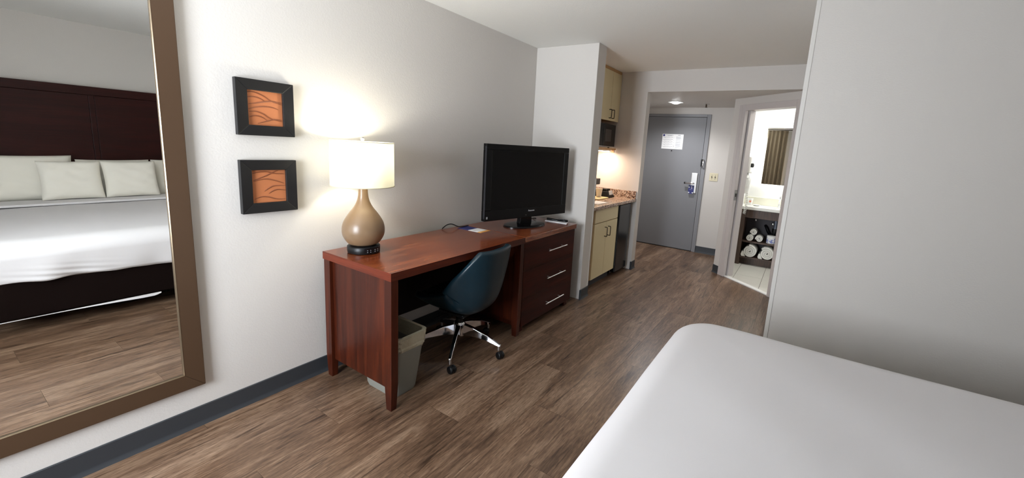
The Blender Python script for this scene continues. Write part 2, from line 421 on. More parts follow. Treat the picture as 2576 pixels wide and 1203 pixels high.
# baseboards: vinyl cove base with a small toe
def base_run(bm, p, q, nx, ny, h=HB, th=0.006, toe=0.016):
    prof = [(0, 0), (toe, 0), (toe * .8, .006), (th + .001, .016), (th, .024), (th, h - .003), (th * .5, h), (0, h)]
    A = [bm.verts.new((p[0] + nx * d, p[1] + ny * d, z)) for d, z in prof]; B = [bm.verts.new((q[0] + nx * d, q[1] + ny * d, z)) for d, z in prof]
    n = len(prof); bm.faces.new(A); bm.faces.new(B[::-1])
    for i in range(n): bm.faces.new((A[i], B[i], B[(i + 1) % n], A[(i + 1) % n]))
    return bm
def baseboard(name, runs, label):
    bm = BM()
    for r in runs: base_run(bm, *r)
    tag(obj(name, bm, M_BASE, smooth=True, ang=30), label, 'baseboard', kind='structure')
baseboard('baseboard_left', [((0, YW), (0, YC), 1, 0)], 'dark slate rubber baseboard along the long desk wall')
baseboard('baseboard_column', [((0.672, YC), (XC + .016, YC), 0, -1), ((XC, YC - .016), (XC, YC2), 1, 0)], 'dark baseboard wrapped around the kitchen column foot')
baseboard('baseboard_stub', [((0.672, YD), (XD + .016, YD), 0, -1), ((XD, YD - .016), (XD, YD2), 1, 0)], 'dark baseboard wrapped round the kitchenette wall end')
baseboard('baseboard_entry', [((FXR, YE), (XK, YE), 0, -1)], 'dark baseboard below the light switch beside the door')
baseboard('baseboard_hall', [((XK, YE), (XK, YK), -1, 0)], 'dark baseboard along the short hall wall')
baseboard('baseboard_diagonal', [(dg(-.004), dg(.105), NX, NY)], 'short dark baseboard left of the bathroom door frame')
_l = math.hypot(SE[0] - RE[0], SE[1] - RE[1]); _n = ((RE[1] - SE[1]) / _l, (SE[0] - RE[0]) / _l)
baseboard('baseboard_side', [((RE[0], YR + .001), SE, -abs(_n[0]), -.02, HB, .004, .006)], 'dark baseboard at the foot of the return wall')
baseboard('baseboard_right', [((RE[0] + .022, YR), (XH, YR), 0, -1)], 'dark baseboard behind the bed on the alcove wall')
baseboard('baseboard_headboard', [((XH, YW), (XH, YR), -1, 0)], 'dark baseboard beneath the headboard wall')

# ------------------------------------------------------------------ window and curtain
w = thing('window_1', 'white framed bedroom window letting in daylight', 'window', ((WX0 + WX1) / 2, YW - .05, WZ0), kind='structure')
fw = .045
obj('window_frame', box(box(box(box(BM(), WX0, WX0 + fw, YW - .08, YW - .03, WZ0, WZ1), WX1 - fw, WX1, YW - .08, YW - .03, WZ0, WZ1), WX0 + fw, WX1 - fw, YW - .08, YW - .03, WZ0, WZ0 + fw), WX0 + fw, WX1 - fw, YW - .08, YW - .03, WZ1 - fw, WZ1), M_WHITE, w)
obj('mullion', bx((WX0 + WX1) / 2 - .02, (WX0 + WX1) / 2 + .02, YW - .078, YW - .032, WZ0 + fw, WZ1 - fw), M_WHITE, w)
for a, b in ((WX0 + fw, (WX0 + WX1) / 2 - .02), ((WX0 + WX1) / 2 + .02, WX1 - fw)):
    obj('pane', bx(a, b, YW - .058, YW - .054, WZ0 + fw, WZ1 - fw), M_GLASS, w)
obj('window_sill', bx(WX0 - .03, WX1 + .03, YW - .03, YW + .05, WZ0 - .03, WZ0), M_WHITE, w, bevel=.004)
def curtain(x0, x1, y, z0, z1, pleats, amp, label):
    bm = BM(); nx = pleats * 14; nz = 12; th = .004
    rows = []
    for j in range(nz + 1):
        z = z1 + (z0 - z1) * j / nz; row = []
        for i in range(nx + 1):
            u = i / nx; ph = u * pleats * 2 * pi
            a = amp * (0.75 + .25 * sin(u * 9.1 + 1)) * (0.85 + .2 * j / nz)
            row.append(bm.verts.new((x0 + (x1 - x0) * u + .012 * sin(2 * ph + .5), y + a * sin(ph + .4 * sin(3 * u + j * .12)), z)))
        rows.append(row)
    for a, b in zip(rows, rows[1:]):
        for i in range(nx): bm.faces.new((a[i], a[i + 1], b[i + 1], b[i]))
    o = obj('window_curtain', bm, M_CURT, smooth=True, ang=80)
    md = o.modifiers.new('th', 'SOLIDIFY'); md.thickness = th
    return tag(o, label, 'curtain')
curtain(1.32, 1.84, YW + .11, 0.02, 2.36, 5, .045, 'brown pleated blackout curtain drawn aside from the bedroom window')
ro = thing('curtain_rod', 'dark curtain rod above the bedroom window', 'curtain rod', (1.1, YW + .11, 2.38))
obj('rod', cyl(BM(), (0.2, YW + .11, 2.38), (2.0, YW + .11, 2.38), .011), M_BRONZE, ro, smooth=True)
for q in (.24, 1.96): obj('bracket', bx(q - .01, q + .01, YW, YW + .12, 2.365, 2.395), M_BRONZE, ro)

# ------------------------------------------------------------------ entrance door
d = thing('door_1', 'dark grey painted entrance door in a grey steel frame', 'door', (0.6, YE, 0), kind='structure')
obj('door_leaf', bx(DX0, DX1, YE - .012, YE + .03, 0.008, DZ1), M_DOOR, d, bevel=.002)
bm = box(BM(), DX0 - .06, DX0 - .003, YE - .022, YE + .05, 0, 2.10); box(bm, DX1 + .005, FXR, YE - .022, YE + .05, 0, 2.10); box(bm, DX0 - .003, DX1 + .005, YE - .022, YE + .05, DZ1 + .004, 2.10)
obj('door_frame', bm, M_DFRAME, d, bevel=.003)
obj('door_gap', bx(DX0 - .003, DX1 + .005, YE + .031, YE + .04, 0, DZ1 + .004), M_DARK, d, label='black gap around the door leaf')
obj('door_bottom_gap', bx(DX0, DX1, YE - .016, YE - .012, .0, .012), M_BLACK, d)  # black strip stands in for the dark gap under the leaf
lk = obj('lock_plate', bx(.938, 1.028, YE - .030, YE - .012, .915, 1.225), M_STEEL, d, bevel=.006, label='brushed steel lock plate')
bm = tube(BM(), spline([(.985, YE - .028, 1.068), (.985, YE - .062, 1.068), (.975, YE - .070, 1.068), (.93, YE - .070, 1.068), (.862, YE - .066, 1.066)], 20), .0140, 12)
obj('lever', bm, M_CHROME, lk, smooth=True)
obj('lever_tip', cyl(BM(), (.868, YE - .0664, 1.066), (.850, YE - .066, 1.0655), .0150), M_BLACK, lk, smooth=True)
obj('peephole', cyl(BM(), (.589, YE - .012, 1.541), (.589, YE - .018, 1.541), .0095), M_BLACK, d, smooth=True)
lg = obj('latch_guard', bx(1.052, 1.075, YE - .045, YE - .023, 1.33, 1.44), M_BLACK, d, bevel=.004)
obj('latch_arm', tube(BM(), spline([(1.084, YE - .022, 1.435), (1.088, YE - .06, 1.43), (1.088, YE - .062, 1.36), (1.082, YE - .05, 1.335), (1.07, YE - .022, 1.335)], 16), .0085, 10), M_CHROME, lg, smooth=True)
obj('threshold', bx(DX0 - .003, DX1 + .005, YE + .002, YE + .03, 0, .008), M_BLACK, d)
# evacuation sheet
sx0, sx1, sz0, sz1 = .422, .748, 1.567, 1.797
ev = thing('evacuation_notice', 'white printed notice sheet stuck on the grey entrance door', 'notice', ((sx0 + sx1) / 2, YE - .012, sz0))
obj('sheet', bx(sx0, sx1, YE - .0145, YE - .0122, sz0, sz1), M_PAPER, ev, bevel=.001)
def pbox(bm, u0, u1, v0, v1):  # u,v 0..1 on the sheet, v down
    return box(bm, sx0 + (sx1 - sx0) * u0, sx0 + (sx1 - sx0) * u1, YE - .0152, YE - .0144, sz1 - (sz1 - sz0) * v1, sz1 - (sz1 - sz0) * v0)
obj('logo', pbox(BM(), .03, .12, .03, .16), M_BLUE, ev)
bm = BM(); pbox(bm, .15, .52, .06, .085); pbox(bm, .25, .45, .105, .125)
for k in range(5):
    v = .2 + .155 * k
    for a, b, dv in ((.14, .48, .0), (.10, .46, .055)):
        x = a
        while x < b:
            wd = .02 + .05 * random.random(); pbox(bm, x, min(b, x + wd), v + dv - .004, v + dv + .008); x += wd + .012
    pbox(bm, .03, .08, v + .02, v + .032); pbox(bm, .54, .58, v + .04, v + .052)
obj('print', bm, M_GREYPRINT, ev)['kind'] = 'stuff'
bm = BM()
for k in range(5):
    v = .2 + .155 * k; pbox(bm, .11, .135, v + .04, v + .066); pbox(bm, .47, .495, v - .006, v + .02); pbox(bm, .30, .33, v - .008, v + .008)
pbox(bm, .56, .585, .79, .825); pbox(bm, .74, .86, .06, .08)
obj('print_marks', bm, M_DKPRINT, ev)['kind'] = 'stuff'
bm = BM(); v = .13
while v < .94:
    pbox(bm, .66, .93 - .06 * random.random(), v, v + .013); v += .034 if random.random() > .25 else .06
obj('print_column', bm, M_GREYPRINT, ev)['kind'] = 'stuff'
# hang tag
tg = thing('door_hanger', 'navy blue door hanger card dangling from the lever handle', 'door hanger', (.957, YE - .05, .9))
bm = prism(BM(), [(.918, .925), (.925, .905), (.99, .905), (.997, .925), (.997, 1.035), (.918, 1.035)], 0, .0012)
bmesh.ops.rotate(bm, matrix=Matrix.Rotation(radians(90), 3, 'X'), verts=bm.verts); bmesh.ops.translate(bm, vec=(0, YE - .046, 0), verts=bm.verts)
obj('card', bm, M_BLUE, tg)
mt = Matrix.Translation((.0, 0.0025, 0))
text_mesh('glyph', 'S', .05, M_PAPER, tg, Matrix.Translation((.01, .0022, .1)) @ Matrix.Rotation(radians(90), 4, 'X'))
obj('mark', bx(.922, .936, YE - .0485, YE - .0473, .995, 1.012), M_PAPER, tg)
obj('text_bar', bx(.935, .982, YE - .0485, YE - .0473, .965, .97), M_GREYPRINT, tg)
obj('corner_patch', bx(.92, .938, YE - .0485, YE - .0473, .915, .93), M_PAPER, tg); obj('corner_patch', bx(.976, .995, YE - .0485, YE - .0473, .915, .93), M_PAPER, tg)
# switch plate
sw = thing('light_switch', 'ivory double light switch plate beside the entrance door', 'switch', (1.253, YE, 1.125))
obj('plate', bx(1.193, 1.313, YE - .006, YE, 1.125, 1.245), M_IVORY, sw, bevel=.003)
for q in (1.229, 1.277):
    obj('toggle', bx(q - .005, q + .005, YE - .016, YE - .006, 1.176, 1.198), M_BRONZE, sw)
    for zz in (1.157, 1.213): obj('screw', cyl(BM(), (q, YE - .0055, zz), (q, YE - .0075, zz), .004, 10), M_BRONZE, sw)
# recessed downlight, sprinkler
dl = thing('recessed_downlight', 'round recessed downlight glowing in the entry soffit', 'light', (.757, 5.885, HD))
bm = lathe(BM(), [(.062, HD - .004), (.1, HD - .007), (.102, HD - .001), (.102, HD), (.062, HD)], .757, 5.885, 40, caps=False)
obj('trim_ring', bm, M_WHITE, dl, smooth=True)
obj('lens', lathe(BM(), [(.012, HD - .026), (.036, HD - .021), (.054, HD - .012), (.061, HD - .005), (.061, HD - .001)], .757, 5.885, 40), emit('downlight_lens', (.97, .98, 1, 1), 34.0), dl)
sp = bpy.data.lights.new('downlight_beam', 'SPOT'); sp.energy = 56; sp.spot_size = radians(150); sp.spot_blend = .8; sp.shadow_soft_size = .06; sp.color = (.97, .98, 1)
so = bpy.data.objects.new('downlight_beam', sp); COL.objects.link(so); so.location = (0, 0, -.03); so.parent = dl
sk = thing('fire_sprinkler', 'small brass fire sprinkler under the entry soffit', 'sprinkler', (1.12, 6.1, HD))
obj('escutcheon', lathe(BM(), [(.036, HD - .008), (.04, HD), (.01, HD)], 1.12, 6.1, 24), M_STEEL, sk, smooth=True)
obj('stem', cyl(BM(), (1.12, 6.1, HD - .008), (1.12, 6.1, HD - .045), .009), M_BRONZE, sk, smooth=True)
obj('deflector', lathe(BM(), [(.017, HD - .05), (.017, HD - .046)], 1.12, 6.1, 20), M_BRONZE, sk)

# ------------------------------------------------------------------ bathroom door frame (diagonal wall)
bd = thing('door_2', 'taupe painted steel frame of the open bathroom doorway', 'door frame', (*dg(.5), 0), kind='structure')
def dpart(name, t0, t1, n0, n1, z0, z1, mat, bevel=0.0, parent=bd): return obj(name, dprism(t0, t1, n0, n1, z0, z1), mat, parent, bevel=bevel)
dpart('jamb', .105, .150, .016, -.125, 0, 2.118, M_BFRAME, .003); dpart('jamb', .150, .205, .016, -.03, 0, 2.118, M_BFRAME, .003)
dpart('stop', .150, .222, -.045, -.125, 0, 2.06, M_BFRAME, .003)
dpart('jamb', .893, .932, .016, -.125, 0, 2.118, M_BFRAME, .003)
dpart('head', .205, .893, .016, -.125, 2.05, 2.118, M_BFRAME, .003)
dpart('strike_plate', .205, .2075, .010, -.027, .975, 1.105, plain('worn_steel', rgb(150, 148, 145), .5, .4))
dpart('strike_hole', .2076, .208, -.001, -.018, 1.02, 1.06, M_DARK)
dpart('threshold', .205, .893, .0, -.06, 0.0, .014, M_WHITE, .003)

# ------------------------------------------------------------------ bathroom floor tiles
bf = struct('floor_bathroom', bx(XBL, XBR, 5.0, YB, .0005, .004), M_GROUT, 'white tiled bathroom floor with grey joints', 'floor')
bf_poly = clip([(XBL + .001, 5.0), (XBR, 5.0), (XBR, YB), (XBL + .001, YB)], NX, NY, NX * dg(0, -.06)[0] + NY * dg(0, -.06)[1])
bm = prism(BM(), bf_poly, .0002, .008)
old = bf.data; bmesh.ops.translate(bm, vec=-bf.location, verts=bm.verts); bf.data = mesh_of('floor_bathroom', bm); bf.data.materials.append(M_GROUT)
tw, tl = .31, .62
for i in range(-2, 4):
    for j in range(-2, 4):
        x0, y0 = 2.13 + tw * i, 5.69 + tl * j + (i % 2) * .0
        p = [(x0 + .0025, y0 + .0025), (x0 + tw - .0025, y0 + .0025), (x0 + tw - .0025, y0 + tl - .0025), (x0 + .0025, y0 + tl - .0025)]
        p = clip(p, NX, NY, NX * dg(0, -.062)[0] + NY * dg(0, -.062)[1])
        for a_, b_, c_ in ((-1, 0, -(XBL + .008)), (1, 0, XBR - .002), (0, 1, YB - .002), (0, -1, -5.002)):
            if p: p = clip(p, a_, b_, c_)
        if len(p) >= 3: obj('tile', prism(BM(), p, .004, .0105), M_TILE, bf)

# ------------------------------------------------------------------ vanity
VX0, VX1, VY0 = 1.712, 2.80, 6.262
va = thing('bathroom_vanity', 'dark wood open bathroom vanity with towel shelves', 'vanity', ((VX0 + VX1) / 2, VY0, .0105))
ZT = .0105
for a, b in ((VX0, VX0 + .072), (VX1 - .072, VX1)): obj('side_panel', bx(a, b, VY0, YB - .001, ZT, .80), M_VAN, va, bevel=.002)
obj('apron', bx(VX0 + .072, VX1 - .072, VY0, VY0 + .02, .685, .80), M_VAN, va, bevel=.002)
obj('shelf', bx(VX0 + .072, VX1 - .072, VY0 + .02, YB - .02, .335, .357), M_VAN, va, bevel=.002)
obj('shelf', bx(VX0 + .072, VX1 - .072, VY0 + .02, YB - .02, .108, .130), M_VAN, va, bevel=.002)
obj('kick_board', bx(VX0 + .072, VX1 - .072, VY0 + .09, VY0 + .11, ZT, .108), M_VAN, va)
obj('back_panel', bx(VX0 + .072, VX1 - .072, YB - .015, YB - .001, ZT, .80), plain('vanity_back', rgb(70, 66, 70), .6), va)
ct = tag(obj('vanity_countertop', bx(VX0 - .004, VX1 + .01, VY0 - .03, YB - .001, .80, .842), plain('white_solid_surface', rgb(232, 232, 226), .25), bevel=.006), 'white solid bathroom counter on the dark vanity', 'countertop')
tag(obj('backsplash', bx(VX0 - .004, VX1 + .01, YB - .022, YB - .001, .8425, .955), plain('pale_backsplash', rgb(216, 214, 196), .35), bevel=.003), 'pale bathroom backsplash strip standing on the white counter', 'backsplash')
bm = BM()
def oval(bm, cx, cy, rx, ry, z0, z1, seg=40):
    return hull8(bm, [(cx + rx * cos(2 * pi * i / seg), cy + ry * sin(2 * pi * i / seg), z0) for i in range(seg)], [(cx + rx * cos(2 * pi * i / seg), cy + ry * sin(2 * pi * i / seg), z1) for i in range(seg)])
obj('basin', oval(bm, 2.22, 6.41, .24, .10, .8415, .8423), plain('basin_grey', rgb(196, 196, 190), .3), ct, smooth=True)
# pipes under the basin
pp = thing('sink_drain', 'black drain trap and chrome shutoff valves under the basin', 'drain pipe', (2.15, 6.5, .36))
obj('trap', tube(BM(), spline([(2.16, 6.44, .68), (2.16, 6.44, .52), (2.15, 6.45, .46), (2.12, 6.5, .44), (2.08, 6.55, .48), (2.05, 6.57, .535), (2.03, 6.603, .56)], 30), .021, 14), M_BLACK, pp, smooth=True)
obj('collar', lathe(BM(), [(.034, .50), (.036, .53), (.034, .555)], 2.16, 6.44, 20), M_BLACK, pp, smooth=True)
obj('tailpiece', cyl(BM(), (2.16, 6.44, .79), (2.16, 6.44, .555), .024), plain('grey_pipe', rgb(110, 116, 130), .3, .6), pp, smooth=True)
for q, zz in ((1.90, .63), (2.12, .60)):
    v = obj('valve', tube(BM(), [(q, 6.604, zz), (q, 6.56, zz)], [.026, .014], 16), M_CHROME, pp, smooth=True)
    obj('knob', lathe(BM(), [(.0, zz - .018), (.016, zz - .012), (.018, zz), (.016, zz + .012), (.0, zz + .018)], q, 6.545, 16), M_CHROME, v, smooth=True)
# backlit mirror
mr = thing('vanity_mirror', 'rectangular backlit mirror above the bathroom vanity', 'mirror', (2.25, YB, 1.15))
MX0, MX1, MZ0, MZ1 = 1.878, 2.75, 1.15, 1.935
obj('mirror_glass', bx(MX0, MX1, YB - .045, YB - .040, MZ0, MZ1), M_MIRROR, mr)
obj('mirror_back', bx(MX0 + .01, MX1 - .01, YB - .0399, YB - .03, MZ0 + .01, MZ1 - .01), M_STEEL, mr)
obj('light_band', bx(MX0 + .03, MX1 - .03, YB - .0299, YB - .001, MZ0 + .03, MZ1 - .03), emit('mirror_backlight', (1, 1, .97, 1), 24.0), mr, label='glowing backlight band behind the mirror')
bl = thing('bathroom_ceiling_light', 'flush white ceiling light over the bathroom', 'light', (2.4, 5.9, H))
obj('housing', bx(2.2, 2.6, 5.7, 6.1, H - .03, H), M_WHITE, bl, bevel=.004)
obj('diffuser', bx(2.21, 2.59, 5.71, 6.09, H - .05, H - .031), emit('bath_diffuser', (1, .99, .96, 1), 20.0), bl)
vg = thing('air_vent', 'white slatted air vent high on the bathroom wall', 'vent', (2.15, YB, 2.06))
obj('vent_frame', bx(2.10, 2.36, YB - .012, YB - .001, 2.045, 2.15), M_WHITE, vg, bevel=.003)
for k in range(6): obj('slat', bx(2.11, 2.35, YB - .017, YB - .0125, 2.053 + .0155 * k, 2.061 + .0155 * k), M_WHITE, vg)
# faucet, cup, soap dish
fa = thing('faucet', 'small chrome faucet standing behind the bathroom basin', 'faucet', (2.16, 6.5, .842))
obj('body', lathe(BM(), [(.026, .842), (.024, .848), (.016, .853), (.015, .95), (.017, .957), (.012, .962)], 2.16, 6.54, 20), M_CHROME, fa, smooth=True)
obj('spout', tube(BM(), spline([(2.16, 6.54, .925), (2.16, 6.48, .94), (2.16, 6.43, .935), (2.16, 6.415, .915)], 12), .011, 12), M_CHROME, fa, smooth=True)
obj('handle', tube(BM(), [(2.16, 6.54, .962), (2.16, 6.54, .985), (2.16, 6.56, 1.02)], [.013, .012, .008], 12), M_CHROME, fa, smooth=True)
cp = thing('paper_cup', 'white paper cup with orange print on bathroom counter', 'cup', (1.80, 6.46, .842))
obj('cup_body', lathe(BM(), [(.026, .842), (.036, .94), (.034, .94), (.0245, .85)], 1.80, 6.46, 24), M_WHITE, cp, smooth=True)
obj('print_patch', bx(1.79, 1.815, 6.4255, 6.430, .885, .91), plain('coral_print', rgb(240, 150, 120), .5), cp)
tag(obj('soap_dish', lathe(BM(), [(.03, .842), (.05, .852), (.05, .856), (.03, .846)], 1.885, 6.46, 28), M_WHITE, smooth=True), 'small white soap dish beside the paper cup', 'soap dish')
# hair dryer with coiled cord
hd = thing('hair_dryer', 'white wall mounted hair dryer with coiled cord in bathroom', 'hair dryer', (XBL + .006, 6.12, 1.1))
obj('holder', bx(XBL + .0062, XBL + .08, 6.06, 6.18, 1.30, 1.52), plain('dryer_holder', rgb(214, 212, 208), .4), hd, bevel=.012)
obj('nozzle', cyl(BM(), (XBL + .06, 6.12, 1.405), (XBL + .105, 6.10, 1.405), .028), M_BLACK, hd, smooth=True)
obj('barrel', tube(BM(), [(XBL + .06, 6.14, 1.26), (XBL + .062, 6.135, 1.32)], [.034, .038], 18), M_WHITE, hd, smooth=True)
obj('dryer_grip', tube(BM(), spline([(XBL + .062, 6.13, 1.28), (XBL + .072, 6.08, 1.20), (XBL + .074, 6.06, 1.10), (XBL + .076, 6.05, 1.03)], 16), [.038] * 6 + [.034] * 5 + [.027] * 6, 14), M_WHITE, hd, smooth=True)
pts = []
for k in range(240):
    t = k / 239; a = t * 2 * pi * 13
    pts.append((XBL + .085 + .015 * cos(a) + .012 * sin(t * 3), 6.03 + .015 * sin(a), 1.03 - .27 * t))
obj('coil_cord', tube(BM(), pts, .0042, 6), M_WHITE, hd, smooth=True)
obj('cord', tube(BM(), spline([(XBL + .07, 6.05, 1.3), (XBL + .10, 6.04, 1.2), (XBL + .085, 6.035, 1.08), (XBL + .10, 6.03, 1.03)], 16), .0035, 6), M_WHITE, hd, smooth=True)

# rolled towels: spiral cross section extruded along y
def towel_roll(name, cx, z, r, y0, y1, turns, tail, label, group, rot=0.0):
    bm = BM(); th = r / (turns + .6)
    n = int(turns * 26); c = []
    for k in range(n + 1):
        a = 2 * pi * turns * k / n; rr = th * .35 + (r - th * .45) * k / n
        c.append((rr * cos(a + rot), rr * sin(a + rot)))
    # ribbon around the spiral
    def norm(i):
        p, q = c[max(i - 1, 0)], c[min(i + 1, n)]; dx, dz = q[0] - p[0], q[1] - p[1]; l = math.hypot(dx, dz) or 1
        return -dz / l, dx / l
    hw = th * .5
    outer, inner = [], []
    for i in range(n + 1):
        nx, nz = norm(i); w2 = hw
        outer.append((c[i][0] - nx * w2, c[i][1] - nz * w2)); inner.append((c[i][0] + nx * w2, c[i][1] + nz * w2))
    ys = [(y0, -.18), (y0 + .004, 0), (y1 - .004, 0), (y1, -.18)]
    rows = []
    for y, s in ys:
        row = []
        for i in range(n + 1):
            m = ((outer[i][0] + inner[i][0]) / 2, (outer[i][1] + inner[i][1]) / 2)
            f = 1 + s * 1.6
            row.append((bm.verts.new((cx + m[0] + (outer[i][0] - m[0]) * f, y, z + m[1] + (outer[i][1] - m[1]) * f)),
                        bm.verts.new((cx + m[0] + (inner[i][0] - m[0]) * f, y, z + m[1] + (inner[i][1] - m[1]) * f))))
        rows.append(row)
    for a, b in zip(rows, rows[1:]):
        for i in range(n):
            bm.faces.new((a[i][0], a[i + 1][0], b[i + 1][0], b[i][0])); bm.faces.new((a[i][1], b[i][1], b[i + 1][1], a[i + 1][1]))
    for row in (rows[0], rows[-1]):
        for i in range(n): bm.faces.new((row[i][0], row[i][1], row[i + 1][1], row[i + 1][0]))
    for i in (0, n):
        for a, b in zip(rows, rows[1:]): bm.faces.new((a[i][0], a[i][1], b[i][1], b[i][0]))
    if tail:
        tr = tail
        pr = [(-r * .55, -r + .002), (-r * 1.12, -r + .002), (-r * 1.25, -r + tr * .6), (-r * 1.15, -r + tr * 1.5), (-r * .9, -r * .15)]
        hull8(bm, [(cx + a, y0 + .003, z + b) for a, b in pr], [(cx + a, y1 - .003, z + b) for a, b in pr])
    return tag(obj(name, bm, M_TOWEL, smooth=True, ang=50), label, 'towel', group)
towel_roll('rolled_towel', 1.898, .130 + .086, .085, 6.275, 6.53, 3.2, .045, 'large rolled white bath towel on vanity bottom shelf beside the dark side panel', 'rolled bath towels', .5)
towel_roll('rolled_towel', 2.112, .130 + .086, .085, 6.275, 6.53, 3.2, .045, 'large rolled white bath towel on vanity bottom shelf under the toilet paper', 'rolled bath towels', 1.2)
towel_roll('rolled_washcloth', 1.872, .357 + .047, .046, 6.285, 6.45, 2.2, 0, 'small rolled white washcloth on upper vanity shelf next to the side panel', 'rolled washcloths', .2)
towel_roll('rolled_washcloth', 1.993, .357 + .047, .046, 6.285, 6.45, 2.2, 0, 'small rolled white washcloth on upper vanity shelf next to the toilet paper', 'rolled washcloths', 2.1)
towel_roll('rolled_washcloth', 1.915, .357 + .129, .042, 6.285, 6.45, 2.0, 0, 'small rolled white washcloth resting on top of two others', 'rolled washcloths', 3.4)
tp = thing('toilet_paper_roll', 'toilet paper roll in blue printed wrapper on upper vanity shelf', 'toilet paper', (2.135, 6.35, .357))
obj('roll', lathe(BM(), [(.05, .357), (.056, .361), (.056, .462), (.05, .467), (.02, .462)], 2.135, 6.35, 32), M_PAPER, tp, smooth=True)
bm = BM()
for k in range(60):
    a = random.uniform(-pi, 0.2); zz = random.choice((.375, .39, .40, .42)) + random.uniform(-.008, .01); s = random.uniform(.003, .008)
    ux, uy = cos(a), sin(a); px, py = 2.135 + .0563 * ux, 6.35 + .0563 * uy
    tx, ty = -uy, ux
    vs_ = [bm.verts.new((px + tx * s * i, py + ty * s * i, zz + s * .8 * j)) for i, j in ((-1, -1), (1, -1), (1, 1), (-1, 1))]
    bm.faces.new(vs_)
obj('wrapper_print', bm, plain('blue_wrapper_print', rgb(120, 132, 196), .6), tp)['kind'] = 'stuff'

# ------------------------------------------------------------------ kitchenette
kc = thing('base_cabinet', 'cream laminate base cabinet with two doors and false drawer', 'cabinet', (.3, 4.1, 0))
KX = .612
obj('carcass', bx(.002, KX, YC2 + .001, 4.452, .10, .874), M_CABE, kc)
obj('toe_kick', bx(.002, KX - .05, YC2 + .001, 4.452, 0, .10), M_BASE, kc)
obj('drawer_front', bx(KX + .0005, KX + .02, 3.835, 4.446, .722, .868), M_CABD, kc, bevel=.002)
for a, b, hy in ((3.835, 4.138, 4.098), (4.143, 4.446, 4.185)):
    dr = obj('door', bx(KX + .0005, KX + .02, a, b, .108, .714), M_CABD, kc, bevel=.002)
    obj('handle', tube(BM(), spline([(KX + .021, hy, .655), (KX + .045, hy, .655), (KX + .052, hy, .645), (KX + .052, hy, .565), (KX + .045, hy, .555), (KX + .021, hy, .555)], 24), .0048, 8), M_BRONZE, dr, smooth=True)
obj('end_panel', bx(.002, KX, 4.4525, 4.468, .10, .874), M_CABE, kc)
ct = tag(obj('granite_countertop', bx(.0015, .676, YC2 + .001, YD - .001, .876, .914), M_GRANITE, bevel=.010, bseg=3), 'speckled brown granite countertop over base cabinet and mini fridge', 'countertop')
tag(obj('backsplash', bx(.001, .0205, YC2 + .001, YD - .001, .9145, 1.005), M_GRANITE, bevel=.002), 'speckled granite backsplash along the kitchenette rear wall', 'backsplash')
tag(obj('backsplash', bx(.021, .666, YD - .021, YD - .001, .9145, 1.005), M_GRANITE, bevel=.002), 'short granite splash strip against the warm lit wall end', 'backsplash')
fr = thing('mini_fridge', 'black mini fridge tucked under the granite counter', 'fridge', (.3, 4.65, 0))
obj('cabinet_body', bx(.06, .575, 4.478, 4.835, .02, .862), M_BLACK, fr, bevel=.004)
obj('door', bx(.578, .64, 4.476, 4.838, .045, .864), M_BLACKG, fr, bevel=.012, bseg=3)
obj('hinge', bx(.60, .635, 4.81, 4.835, .8645, .872), M_STEEL, fr)
for a in (.1, .54):
    for b in (4.5, 4.8): obj('foot', cyl(BM(), (a, b, 0), (a, b, .021), .018, 14), M_BLACK, fr)
# upper cabinet, microwave, shelf
uc = thing('upper_cabinet', 'cream two door wall cabinet above the microwave', 'cabinet', (.17, 4.63, 1.84))
UX = .325; UY0 = 4.375
obj('carcass', bx(.001, UX, UY0, YD - .001, 1.845, 2.405), M_CABE, uc)
obj('top_filler', bx(.001, UX + .012, UY0 - .004, YD - .001, 2.4055, H - .001), M_CABE, uc)
for a, b, hy in ((UY0 + .004, 4.638, 4.60), (4.643, YD - .008, 4.683)):
    dr = obj('door', bx(UX + .0005, UX + .02, a, b, 1.838, 2.402), M_CABD, uc, bevel=.002)
    obj('handle', tube(BM(), spline([(UX + .021, hy, 1.965), (UX + .045, hy, 1.965), (UX + .052, hy, 1.955), (UX + .052, hy, 1.878), (UX + .045, hy, 1.868), (UX + .021, hy, 1.868)], 24), .0048, 8), M_BRONZE, dr, smooth=True)
sh = thing('microwave_shelf', 'oak edged wall shelf holding the microwave', 'shelf', (.17, 4.6, 1.5))
obj('board', bx(.001, .352, UY0 - .02, 4.862, 1.498, 1.516), M_CABD, sh, bevel=.002)
obj('front_edge', bx(.3522, .358, UY0 - .02, 4.862, 1.494, 1.516), M_CABE, sh)
obj('bracket', bx(.315, .348, 4.835, 4.85, 1.462, 1.4975), M_CABE, sh)
mw = thing('microwave', 'black microwave oven on the shelf below the wall cabinet', 'microwave', (.17, 4.6, 1.5165))
obj('oven_body', bx(.02, .318, 4.366, 4.842, 1.525, 1.80), M_BLACK, mw, bevel=.005)
dr = obj('door', bx(.319, .345, 4.50, 4.842, 1.528, 1.797), M_BLACKG, mw, bevel=.004)
obj('door_window', bx(.3452, .3462, 4.545, 4.715, 1.592, 1.735), plain('tinted_window', rgb(62, 58, 56), .3), dr)
obj('control_panel', bx(.319, .343, 4.366, 4.497, 1.528, 1.797), M_BLACK, mw, bevel=.003)
obj('trim_bar', bx(.346, .349, 4.37, 4.835, 1.527, 1.536), M_STEEL, mw)
for a in (.06, .28):
    for b in (4.40, 4.81): obj('foot', cyl(BM(), (a, b, 1.5165), (a, b, 1.526), .012, 10), M_BLACK, mw)
ul = thing('under_shelf_light', 'slim warm light strip under the microwave shelf', 'light', (.12, 4.6, 1.47))
obj('housing', bx(.17, .31, 4.40, 4.82, 1.478, 1.4975), M_WHITE, ul, bevel=.003)
obj('tube', bx(.18, .30, 4.41, 4.81, 1.472, 1.4779), emit('under_shelf_tube', (1, .77, .60, 1), 32.0), ul)
